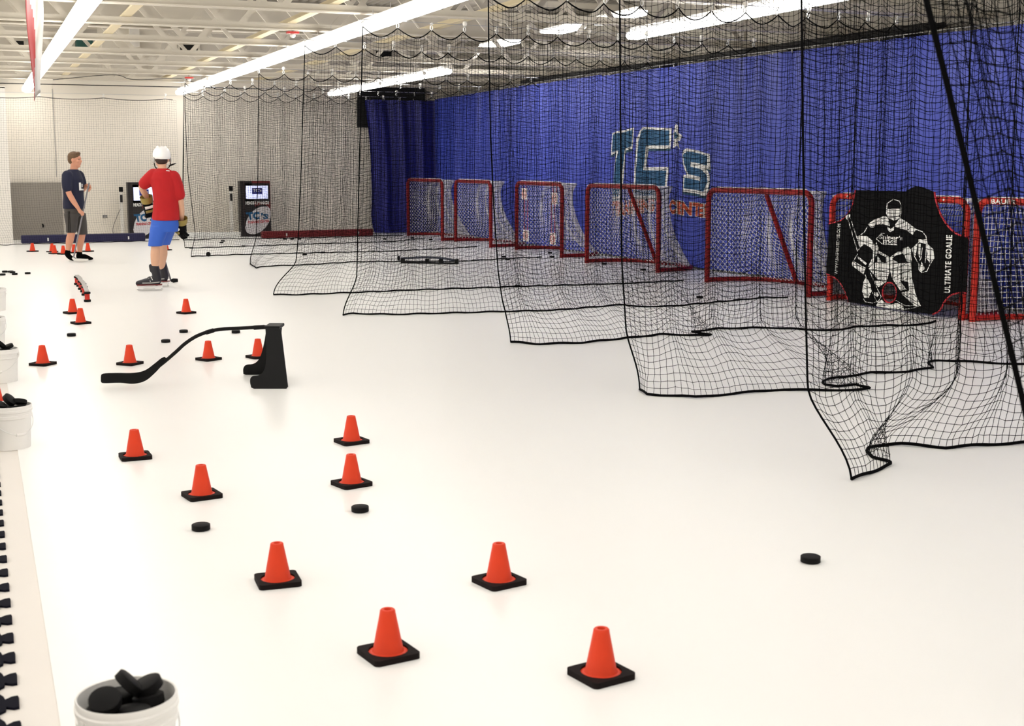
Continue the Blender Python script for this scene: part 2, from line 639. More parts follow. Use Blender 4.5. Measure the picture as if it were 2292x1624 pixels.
# short fixtures high between the joists near the right wall
for k, (px, py, L) in enumerate([(1120, 100, 1.7), (1258, 68, 1.5), (1388, 38, 1.4)]):
    p = fl(px, py, 3.6)
    f = copy_tree(fx0)
    f.location = (8.75, p.y, 3.55)
    f.scale = (1.0, L / FL, 1.0)
    for ch in [c for c in f.children if c.name.startswith('hanger')]:
        kz = (Z_D - 3.55 - 0.13) / (JZ - LZ + 0.01 - 0.13)
        ch.scale.z = kz
        ch.location.z = 0.13 - 0.13 * kz
    f['label'] = ['farthest short strip light high between the joists above the curtain', 'middle short strip light high between the joists above the curtain', 'nearest short strip light high between the joists above the curtain'][k]
    f['group'] = 'short lights above the curtain'

# ------------------------------------------------------------------ blue curtain with the printed sign
CUR = [Vector((9.52, 28.15, 0)), Vector((9.68, 16.5, 0)), Vector((9.92, 10.5, 0)), Vector((10.02, 4.0, 0))]


def cur_x(Y):
    for a, b in zip(CUR[:-1], CUR[1:]):
        if Y >= b.y:
            return a.x + (b.x - a.x) * (Y - a.y) / (b.y - a.y)
    return CUR[-1].x


def cur_fold(Y, z):
    d = 0.026 * math.sin(Y * 8.3 + 0.7 * math.sin(Y * 1.7)) + 0.018 * math.sin(Y * 14.1 + 1.3 + 0.4 * z) + 0.03 * math.sin(Y * 2.9 + 0.5)
    d += 0.012 * math.sin(Y * 4.0 + z * 2.4) + 0.01 * math.sin(Y * 21 + z * 0.7)
    return d


def cur_top(Y):
    # hung from clips on a wire: almost level
    return 2.90 + 0.035 * math.sin((Y - 10) / 18 * math.pi) + (0.02 if Y > 20 else 0.0)


ys = np.arange(4.0, 28.24, 0.035)
zs = np.linspace(0.01, 1.0, 26)
V = []
for Y in ys:
    tp = cur_top(Y)
    for s in zs:
        z = s * tp
        V.append((cur_x(Y) + cur_fold(Y, z) * (1.0 - 0.45 * s), Y, z))
nz = len(zs)
Q = np.array([[i * nz + j, (i + 1) * nz + j, (i + 1) * nz + j + 1, i * nz + j + 1] for i in range(len(ys) - 1) for j in range(nz - 1)])
curtain = thing('wall_curtain', 'long royal blue vinyl curtain printed with a sign behind the goals', 'curtain')
link('curtain_sheet', np_mesh('curtain_sheet', np.array(V), Q, M_BLUE, True), curtain)
hk = MB()
hk.tube([(0, 0, 0), (0, 0, 0.03), (0.0, 0.012, 0.045), (0, 0.022, 0.03), (0, 0.012, 0.015)], 0.005, 5)
_t = hk.build('hook', M_CLIP)
ME_HOOK = _t.data
bpy.data.objects.remove(_t)
Y = 5.0
while Y < 28.0:
    h = link('hook', ME_HOOK, curtain)
    h.location = (cur_x(Y), Y, cur_top(Y) - 0.015)
    Y += 0.42
wm = MB()
wm.tube([(cur_x(Y), Y, cur_top(Y) + 0.035) for Y in np.arange(4.0, 28.3, 0.6)], 0.006, 6)
wm.build('hanging_wire', M_WIRE, curtain)


# sign: pixel of the photograph -> (Y, z) on the curtain
def cur_uv(px, py):
    d = ray(px, py)
    t = 15.0
    for _ in range(12):
        p = CAM + d * t
        t += (cur_x(p.y) - p.x) / d.x
    p = CAM + d * t
    return (p.y, p.z)


def crop(px, py):
    return cur_uv(1320 + px / 6.766, 260 + py / 6.766)


def sign_part(name, polys, texts, matl, lift):
    m = MB()
    for pl in polys:
        pts = [crop(*p) for p in pl]
        tr = tessellate_polygon([[Vector((p[0], p[1], 0)) for p in pts]])
        m.add([(0, p[0], p[1]) for p in pts], [tuple(t) for t in tr])
    for Vt, Fc in texts:
        m.add([(0, *crop(*p)) for p in Vt], Fc)
    me = bpy.data.meshes.new(name)
    me.from_pydata(m.v, [], m.f)
    bm = bmesh.new()
    bm.from_mesh(me)
    y0 = min(v.co.y for v in bm.verts)
    y1 = max(v.co.y for v in bm.verts)
    yy = y0 + 0.05
    while yy < y1:
        bmesh.ops.bisect_plane(bm, geom=bm.verts[:] + bm.edges[:] + bm.faces[:], plane_co=(0, yy, 0), plane_no=(0, 1, 0))
        yy += 0.05
    for v in bm.verts:
        s = v.co.z / cur_top(v.co.y)
        v.co.x = cur_x(v.co.y) + cur_fold(v.co.y, v.co.z) * (1.0 - 0.45 * s) - lift
    bm.to_mesh(me)
    bm.free()
    return link(name, me, curtain, matl)


T_out = [(322, 252), (714, 170), (692, 490), (545, 525), (505, 980), (478, 1250), (338, 1260), (362, 970), (440, 548), (296, 590)]
T_in = [(335, 278), (694, 207), (674, 458), (526, 492), (486, 970), (462, 1215), (358, 1222), (386, 960), (466, 518), (318, 546)]
C_out = [(825, 160), (1205, 183), (1188, 492), (882, 492), (855, 772), (1165, 768), (1130, 1250), (686, 1240), (718, 700), (742, 340), (786, 212)]
C_in = [(832, 198), (1176, 214), (1166, 442), (862, 442), (828, 818), (1142, 822), (1108, 1215), (708, 1205), (742, 700), (766, 380), (802, 232)]
A_out = [(1312, 110), (1342, 145), (1344, 252), (1410, 290), (1362, 375), (1335, 372), (1360, 500), (1320, 440), (1300, 470), (1248, 475), (1272, 382), (1248, 270), (1280, 170)]
A_in = [(1300, 225), (1330, 275), (1352, 300), (1316, 340), (1290, 350), (1276, 270)]
S_out = [(1490, 485), (1836, 568), (1850, 808), (1800, 802), (1840, 880), (1842, 1010), (1796, 1210), (1432, 1142), (1450, 886), (1488, 888), (1432, 680), (1422, 570), (1448, 518)]
S_in = [(1500, 530), (1812, 597), (1808, 742), (1535, 692), (1530, 765), (1740, 815), (1800, 880), (1814, 990), (1768, 1142), (1450, 1092), (1464, 930), (1680, 985), (1692, 928), (1504, 878), (1460, 700), (1448, 585)]
q_tr = [(345, 1520), (1010, 1440), (335, 1290), (1005, 1235)]
q_ce = [(1165, 1468), (1900, 1545), (1170, 1262), (1905, 1340)]
sign_part('sign_shadow', [[(p[0] - 6, p[1] + 38) for p in T_out], [(p[0] - 2, p[1] + 34) for p in C_out], [(p[0] + 6, p[1] + 40) for p in S_out]], [], M_TEALD, 0.004)
sign_part('sign_outline', [T_out, C_out, A_out, S_out], [text_quad('TRAINING', q_tr, 0.088, ref=0.05, sp=0.08), text_quad('CENTER', q_ce, 0.088, ref=0.05, sp=0.08)], M_WHITE, 0.007)
for q_ in (T_in, C_in, A_in, S_in):
    sign_part('sign_lettering', [q_], [], M_TEAL, 0.010)
sign_part('sign_lettering', [], [text_quad('TRAINING', q_tr, 0.05, sp=0.08)], M_ORANGE, 0.010)
sign_part('sign_lettering', [], [text_quad('CENTER', q_ce, 0.05, sp=0.08)], M_ORANGE, 0.010)

# dark end curtain along the far wall
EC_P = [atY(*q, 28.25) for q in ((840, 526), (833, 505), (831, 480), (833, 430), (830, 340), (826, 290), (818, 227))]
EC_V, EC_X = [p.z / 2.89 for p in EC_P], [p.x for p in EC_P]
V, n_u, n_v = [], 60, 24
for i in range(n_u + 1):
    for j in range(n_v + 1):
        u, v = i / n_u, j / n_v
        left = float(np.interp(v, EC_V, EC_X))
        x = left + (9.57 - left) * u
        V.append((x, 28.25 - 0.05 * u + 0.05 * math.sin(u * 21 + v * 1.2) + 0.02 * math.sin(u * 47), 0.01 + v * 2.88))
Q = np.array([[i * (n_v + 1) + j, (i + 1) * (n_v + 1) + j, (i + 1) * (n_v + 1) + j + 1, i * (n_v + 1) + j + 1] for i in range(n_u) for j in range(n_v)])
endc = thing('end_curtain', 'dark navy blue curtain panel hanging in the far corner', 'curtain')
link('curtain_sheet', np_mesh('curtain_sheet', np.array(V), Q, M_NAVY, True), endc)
for k in range(5):
    h = link('hook', ME_HOOK, endc)
    h.location = (8.05 + 0.33 * k, 28.22, 2.885)

# flat black for the dark opening above the curtain and a black hanging piece
mm = MB()
a, b = atY(801, 284, 28.5), atY(950, 196, 28.5)
mm.bbox((a.x, 28.46, a.z), (a.x + 0.5, 28.58, 2.9))
mm.bbox((a.x + 0.02, 28.46, 2.9), (b.x, 28.58, b.z))
tag(mm.build('dark_opening_panel', M_BLKHOLE), 'flat black panel standing for a dark opening and hanging piece on the far wall beside the dark curtain', 'panel')

# ------------------------------------------------------------------ goals
GW, GH, GR = 2.06, 1.19, 0.034     # centre-line width and height, tube radius


def prof_depth(z):
    """depth of the net behind the posts at height z"""
    pts = [(0.0, 0.86), (0.1, 0.80), (0.25, 0.66), (0.45, 0.50), (0.65, 0.39), (0.85, 0.33), (1.0, 0.33), (1.1, 0.36), (1.19, 0.42)]
    for (a, da), (b, db) in zip(pts[:-1], pts[1:]):
        if z <= b:
            return da + (db - da) * (z - a) / (b - a)
    return pts[-1][1]


def plan(t, D, w=GW, n=3.2):
    """D-shaped plan, t in -1..1 from the left post round the back to the right post"""
    a = t * math.pi / 2
    y = math.copysign(abs(math.sin(a)) ** (2 / n), t) * w / 2
    x = abs(math.cos(a)) ** (2 / n) * D
    return x, y


def plan_pts(D, k, w=GW):
    raw = [plan(-1 + 2 * i / 400, D, w) for i in range(401)]
    L = [0.0]
    for a, b in zip(raw[:-1], raw[1:]):
        L.append(L[-1] + math.hypot(a[0] - b[0], a[1] - b[1]))
    out = []
    for i in range(k + 1):
        s = L[-1] * i / k
        j = min(np.searchsorted(L, s), 400)
        j = max(1, j)
        f = (s - L[j - 1]) / max(1e-9, L[j] - L[j - 1])
        out.append((raw[j - 1][0] + (raw[j][0] - raw[j - 1][0]) * f, raw[j - 1][1] + (raw[j][1] - raw[j - 1][1]) * f))
    return out


def strands_mesh(name, segs_a, segs_b, r, matl):
    """3-sided twine along straight segments given as arrays of end points"""
    A, B = np.array(segs_a), np.array(segs_b)
    T = B - A
    T /= np.linalg.norm(T, axis=1, keepdims=True) + 1e-12
    ref = np.where(np.abs(T[:, 2:3]) < 0.8, np.array([[0, 0, 1.0]]), np.array([[1.0, 0, 0]]))
    N1 = np.cross(T, ref)
    N1 /= np.linalg.norm(N1, axis=1, keepdims=True)
    N2 = np.cross(T, N1)
    V = []
    for P in (A, B):
        for k in range(3):
            a = 2 * math.pi * k / 3
            V.append(P + (N1 * math.cos(a) + N2 * math.sin(a)) * r)
    V = np.stack(V, 1).reshape(-1, 3)
    n = len(A)
    base = (np.arange(n) * 6)[:, None]
    Q = np.concatenate([base + np.array([[k, (k + 1) % 3, 3 + (k + 1) % 3, 3 + k]]) for k in range(3)])
    return np_mesh(name, V, Q, matl)


def goal_netting(diamond, step, r, jit):
    k = int(3.6 / step)
    rows = int(1.22 / step)
    grid = []
    for j in range(rows + 1):
        z = GH * j / rows
        D = prof_depth(z)
        P = plan_pts(D, k)
        row = []
        for i, p in enumerate(P):
            wob = jit * math.sin(i * 0.37 + j * 0.21) * math.sin(math.pi * j / rows) * (0.3 + math.sin(math.pi * i / k))
            row.append((p[0] + wob, p[1], z + 0.3 * wob))
        grid.append(row)
    # roof: from the back shelf to the crossbar
    Dt = prof_depth(GH)
    for q in range(1, int(Dt / step) + 1):
        f = max(0.0, 1 - q * step / Dt)
        grid.append([(p[0] * f, p[1], GH) for p in plan_pts(Dt, k)])
    sa, sb = [], []
    R = len(grid)
    for j in range(R - 1):
        for i in range(k + 1):
            if diamond:
                if (i + j) % 2 == 0:
                    for di in (-1, 1):
                        if 0 <= i + di <= k:
                            sa.append(grid[j][i]); sb.append(grid[j + 1][i + di])
                else:
                    pass
            else:
                sa.append(grid[j][i]); sb.append(grid[j + 1][i])
                if i < k:
                    sa.append(grid[j][i]); sb.append(grid[j][i + 1])
    return strands_mesh('netting', sa, sb, r, M_GNET)


ME_GN_D = goal_netting(True, 0.038, 0.0048, 0.035)
ME_GN_S = goal_netting(False, 0.056, 0.0046, 0.03)


def me_of(mb, name, matl, smooth=True):
    ob = mb.build(name, matl, None, smooth)
    me = ob.data
    bpy.data.objects.remove(ob)
    return me


def front_frame_mesh(matl):
    m = MB()
    h, w, rc = GH, GW / 2, 0.13
    pts = [(0, -w, 0.0), (0, -w, h - rc)] + [(0, y, z) for y, z in [(-w + rc + p[0], h - rc + p[1]) for p in arc((0, 0), rc, 180, 90, 6)]][1:]
    pts += [(0, y, z) for y, z in [(w - rc + p[0], h - rc + p[1]) for p in arc((0, 0), rc, 90, 0, 6)]] + [(0, w, 0.0)]
    m.tube(pts, GR, 10)
    return me_of(m, 'front_frame', matl)


def base_frame_mesh(matl):
    m = MB()
    m.tube([(p[0] + 0.0, p[1], GR) for p in plan_pts(0.86, 40)], GR * 0.9, 8)
    return me_of(m, 'base_frame', matl)


def shelf_mesh(matl):
    m = MB()
    m.tube([(p[0], p[1], GH) for p in plan_pts(0.42, 30)], 0.012, 6)
    return me_of(m, 'top_shelf', matl)


def brace_mesh(matl):
    m = MB()
    m.tube([(0.13, 0, GH - 0.01), (0.14, 0, GH - 0.06), (0.62, 0, 0.06), (0.80, 0, 0.03)], GR * 0.85, 8)
    return me_of(m, 'centre_brace', matl)


def wrap_mesh():
    m = MB()
    m.tube([(0.03, -GW / 2 + 0.14, GH + GR * 0.75), (0.03, GW / 2 - 0.14, GH + GR * 0.75)], 0.018, 6)
    return me_of(m, 'net_lacing', M_GNET)


GM = {}
for key, mt in (('red', M_RED), ('orange', M_ORED)):
    GM[key] = (front_frame_mesh(mt), base_frame_mesh(mt), brace_mesh(mt))
ME_SHELF = shelf_mesh(M_GNET)
ME_WRAP = wrap_mesh()


def make_goal(fl_px, fr_px, label, key='red', brace=True, square=False, hs=0.993):
    a, b = fl(*fl_px), fl(*fr_px)
    c = (a + b) / 2
    d = a - b                      # from the near post to the far post
    w = d.length
    ang = math.atan2(d.y, d.x) - math.pi / 2
    t = thing('hockey_goal', label, 'goal', c, ang, 'hockey goals along the curtain')
    t.scale = (1, w / (GW + 2 * GR), hs)
    ff, bf, br = GM[key]
    f = link('front_frame', ff, t)
    link('base_frame', bf, t)
    link('top_shelf', ME_SHELF, t)
    if brace:
        link('centre_brace', br, t)
    link('net_lacing', ME_WRAP, t)
    link('netting', ME_GN_S if square else ME_GN_D, t)
    return t


G = []
G.append(make_goal((913, 527), (992, 539), 'farthest red hockey goal, leftmost of the row before the curtain', brace=False))
G.append(make_goal((1019, 540), (1100, 554), 'second red hockey goal from the left, empty and narrow looking', brace=False))
G.append(make_goal((1155, 558), (1259, 577), 'red hockey goal with four white shooting targets hung inside', brace=False))
G.append(make_goal((1311, 588), (1475, 610), 'red hockey goal in front of the printed word TRAINING'))
G.append(make_goal((1579, 631), (1814, 665), 'empty red hockey goal right of the printed sign'))
G.append(make_goal((1852, 671), (2158, 717), 'orange red hockey goal covered by the black goalie panel', 'orange', False, True, 0.972))
g7b = fl(2168, 719)
g7 = make_goal((2168, 719), (2700, 800), 'orange red hockey goal cut off by the right picture edge', 'orange', True, True)
g7.location = g7b + Vector((0.03, -1.06, 0))
g7.rotation_euler = (0, 0, math.radians(0.5))
g7.scale = (1, 1, 0.975)
G.append(g7)
tv, tf = text_2d('BAUER', 0.02)
lm = MB()
sx = 0.07
lm.add([(-GR - 0.002, 0.83 - v[0] * 0.105, GH - 0.022 + v[1] * 0.062) for v in tv], tf)
lm.build('lettering', M_WHITE, g7, fix=False)
# rivets on the two orange goals
for gg in (G[5], G[6]):
    for yy in (0.62, 0.74, -0.62, -0.74):
        r = MB()
        r.ball((-GR, yy, GH), (0.006, 0.012, 0.012), 8, 6)
        r.build('bolt', M_CLIP, gg)
# grey skirt inside the covered goal
sk = MB()
P = plan_pts(0.80, 24)
sk.add([(p[0], p[1], 0.07) for p in P] + [(p[0] * 0.9, p[1] * 0.985, 0.36) for p in P], [(i, i + 1, 25 + i + 1, 25 + i) for i in range(24)])
sk.build('base_skirt', mat('skirt_grey', (150, 146, 146), 0.8), G[5], fix=False)

# shooting targets in the third goal
a3, b3 = fl(1155, 558), fl(1259, 577)
n3 = Vector((-(a3 - b3).y, (a3 - b3).x, 0)).normalized()
if n3.x > 0:
    n3 = -n3
pl3 = a3 - n3 * 0.02


def p3(px, py):
    return on_plane(px, py, pl3, n3)


ydir = (a3 - b3).normalized()
TG = [((1180, 434), 'upper left'), ((1248, 444), 'upper right'), ((1183.5, 527), 'lower left'), ((1244, 534), 'lower right')]
for k, (pc, where) in enumerate(TG):
    c = p3(*pc) + n3 * 0.05
    t = thing('shooting_target', '%s white target square with red rings hung in the third goal' % where, 'target', c, math.atan2(ydir.y, ydir.x) - math.pi / 2, 'targets in the third goal')
    pm = MB()
    pm.box((0, 0, 0), (0.012, 0.26, 0.19))
    pm.build('panel', M_WHITE, t)
    for ri, (ro, rr) in enumerate(((0.082, 0.0045), (0.052, 0.0045))):
        rm = MB()
        rm.tube([(-0.008, math.cos(q * math.pi / 12) * ro * 1.25, math.sin(q * math.pi / 12) * ro) for q in range(24)], rr, 5, closed=True)
        rm.build('ring', M_REDTRIM, t)
    dm = MB()
    dm.tube([(-0.01, 0, 0), (-0.004, 0, 0)], 0.014, 10)
    dm.build('bullseye', M_REDTRIM, t)
    top = GH - c.z if k < 2 else p3(1180, 434).z - c.z - 0.09
    for yy in (-0.08, 0.08):
        sm = MB()
        sm.box((0, yy, (0.095 + top) / 2), (0.004, 0.018, top - 0.095))
        sm.build('strap', M_REDTRIM, t)

# ------------------------------------------------------------------ black goalie panel on the sixth goal
a6, b6 = fl(1852, 671), fl(2158, 717)
w6 = (a6 - b6)
n6 = Vector((w6.y, -w6.x, 0)).normalized()
if n6.x > 0:
    n6 = -n6
pl6 = a6 + n6 * 0.052


def g6(u, v):
    return on_plane(1840 + u / 5.076, 400 + v / 5.076, pl6, n6)


gp = thing('goalie_panel', 'black shooting panel printed with a white goalie, hung on the goal', 'panel', (0, 0, 0))
outer = [(385, 128), (700, 135), (960, 143), (1010, 108), (1050, 92), (1100, 86), (1150, 95), (1200, 118), (1282, 150)]
tr_c = spline([(1282, 150), (1300, 255), (1350, 400), (1430, 530), (1530, 622), (1652, 662)], 4)
br_c = spline([(1640, 1292), (1560, 1296), (1475, 1318), (1395, 1395), (1345, 1490), (1262, 1540)], 4)
bl_c = spline([(302, 1398), (288, 1340), (232, 1215), (160, 1130), (55, 1080)], 4)
tl_c = spline([(85, 512), (200, 482), (285, 415), (350, 300), (385, 128)], 4)
outer = outer[:-1] + tr_c + [(1668, 700)] + br_c + [(940, 1495), (620, 1450)] + bl_c + tl_c[:-1]
hole = [(772 + 80 * math.cos(q * math.pi / 12), 1292 + 116 * math.sin(q * math.pi / 12)) for q in range(24)]
sm = MB()
sm.prism([outer, hole], g6, n6 * 0.008)
sm.build('sheet', M_BLACKV, gp, fix=False)
for cv, cl in ((tr_c, False), (br_c, False), (bl_c, False), (tl_c, False), (hole, True)):
    tm = MB()
    tm.tube([g6(*p) + n6 * 0.004 for p in cv], 0.009, 6, closed=cl)
    tm.build('red_trim', M_REDTRIM, gp, True)
fills = [
    [(748, 340), (895, 340), (900, 380), (885, 440), (825, 468), (770, 435), (745, 385)],
    [(530, 515), (600, 465), (720, 420), (760, 440), (770, 500), (780, 540), (700, 515), (610, 520), (600, 555), (560, 550)],
    [(750, 540), (790, 570), (835, 535), (830, 580), (785, 605), (755, 580)],
    [(840, 520), (895, 445), (960, 480), (1080, 570), (1040, 635), (960, 580), (840, 545)],
    [(415, 670), (450, 645), (520, 650), (580, 700), (600, 760), (600, 830), (560, 780), (490, 740), (440, 780), (420, 740)],
    [(590, 750), (630, 720), (650, 780), (640, 850), (610, 900), (590, 980), (530, 1000), (580, 900)],
    [(360, 930), (505, 1010), (480, 1085), (345, 980)],
    [(415, 875), (520, 960), (505, 978), (412, 900)],
    [(640, 940), (770, 960), (775, 1060), (740, 1170), (650, 1230), (590, 1160), (640, 1140), (540, 1020), (600, 960)],
    [(650, 815), (765, 880), (770, 960), (740, 955), (738, 890), (655, 850)],
    [(640, 870), (682, 940), (640, 946)],
    [(780, 890), (870, 828), (930, 828), (925, 850), (850, 868), (802, 910), (872, 950), (780, 966)],
    [(785, 970), (1020, 950), (1030, 1120), (1050, 1200), (1070, 1300), (1130, 1440), (1060, 1440), (920, 1312), (915, 1290), (1000, 1270), (990, 1170), (890, 1150), (970, 1258), (900, 1270), (840, 1180), (810, 1140), (785, 1050)],
    [(930, 790), (990, 770), (1020, 800), (1030, 945), (975, 940), (950, 880), (925, 840)],
    [(480, 1170), (510, 1110), (560, 1200), (570, 1280), (540, 1350), (490, 1350), (465, 1280)],
    [(590, 1290), (640, 1290), (655, 1320), (640, 1340), (600, 1320)],
    [(1205, 750), (1275, 810), (1280, 900), (1230, 950), (1195, 900), (1210, 850), (1195, 800)],
    [(1110, 690), (1185, 690), (1195, 740), (1110, 720)],
    [(1030, 800), (1100, 730), (1070, 880)],
    [(1105, 740), (1130, 735), (1125, 905), (1100, 860)],
    [(1140, 940), (1180, 1020), (1140, 1058), (1120, 1030)],
    [(640, 1405), (690, 1370), (720, 1405), (800, 1420), (870, 1410), (930, 1440), (940, 1490), (620, 1448)],
    [(275, 430), (300, 405), (330, 405), (330, 430), (310, 455), (285, 460)],
]
lines = [([(745, 330), (750, 280), (820, 230), (890, 255), (908, 300), (910, 380), (895, 440), (830, 470), (765, 440), (742, 390), (745, 330)], 9),
         ([(525, 545), (490, 605), (450, 635), (415, 660)], 9),
         ([(415, 850), (350, 960)], 8), ([(300, 450), (412, 820)], 9), ([(330, 440), (442, 780)], 7), ([(412, 820), (442, 780)], 7),
         ([(480, 1360), (500, 1395), (580, 1410), (650, 1390), (680, 1340)], 7),
         ([(500, 1090), (575, 1280), (635, 1395)], 7), ([(560, 1070), (620, 1210), (682, 1340)], 7),
         ([(850, 1380), (900, 1410), (960, 1440), (1130, 1440), (1030, 1470), (940, 1482)], 7),
         ([(1030, 795), (1110, 720), (1110, 690), (1190, 690), (1202, 740), (1270, 800), (1282, 900), (1240, 965), (1200, 1050), (1140, 1066), (1110, 1030), (1110, 970), (1060, 880), (1030, 795)], 8),
         ([(1080, 575), (1150, 600), (1190, 650), (1205, 740)], 9), ([(1150, 780), (1135, 900), (1120, 925)], 7), ([(1195, 740), (1190, 860), (1180, 950)], 7),
         ([(660, 650), (625, 680), (700, 745), (860, 750)], 8), ([(720, 620), (680, 620), (655, 655)], 7)]
polys = list(fills)
for pts, w in lines:
    polys += stroke(pts, w)
flat_print('goalie_print', polys, [], g6, M_WHITE, gp, n6 * 0.0115)
pb = [stroke([(785, 345), (790, 460)], 5), stroke([(840, 345), (845, 460)], 5), stroke([(750, 390), (898, 390)], 5), stroke([(758, 425), (890, 425)], 5),
      stroke([(590, 1040), (770, 1060)], 7), stroke([(600, 1100), (760, 1110)], 7), stroke([(790, 1040), (1025, 1030)], 7), stroke([(905, 965), (905, 1145)], 7), stroke([(930, 1310), (1060, 1380)], 7), stroke([(600, 1150), (680, 1150)], 16)]
flat_print('print_detail', [q for p in pb for q in p], [], g6, M_BLACKV, gp, n6 * 0.0135)
flat_print('lettering', [], [text_quad("Sniper's", [(655, 700), (925, 715), (660, 625), (930, 650)], 0.03),
                             text_quad('EDGE', [(700, 748), (855, 750), (705, 690), (860, 700)], 0.04),
                             text_quad('ULTIMATE GOALIE', [(1466, 1298), (1492, 640), (1392, 1292), (1420, 638)], 0.035, sp=0.06),
                             text_quad('WWW.SNIPERSEDGE.COM', [(188, 1090), (219, 510), (150, 1088), (183, 510)], 0.035)], g6, M_WHITE, gp, n6 * 0.0115)

# ------------------------------------------------------------------ divider nets
CELL = 0.043


def resample(P, S):
    """points along polyline P (n,2) at fractions S of its length"""
    P = np.array(P, float)
    seg = np.linalg.norm(np.diff(P, axis=0), axis=1)
    L = np.concatenate([[0], np.cumsum(seg)])
    s = S * L[-1]
    return np.stack([np.interp(s, L, P[:, k]) for k in range(P.shape[1])], 1)


def rope_obj(name, pts, r, parent, n=6):
    m = MB()
    m.tube(pts, r, n)
    return m.build(name, M_ROPE, parent, True, fix=False)


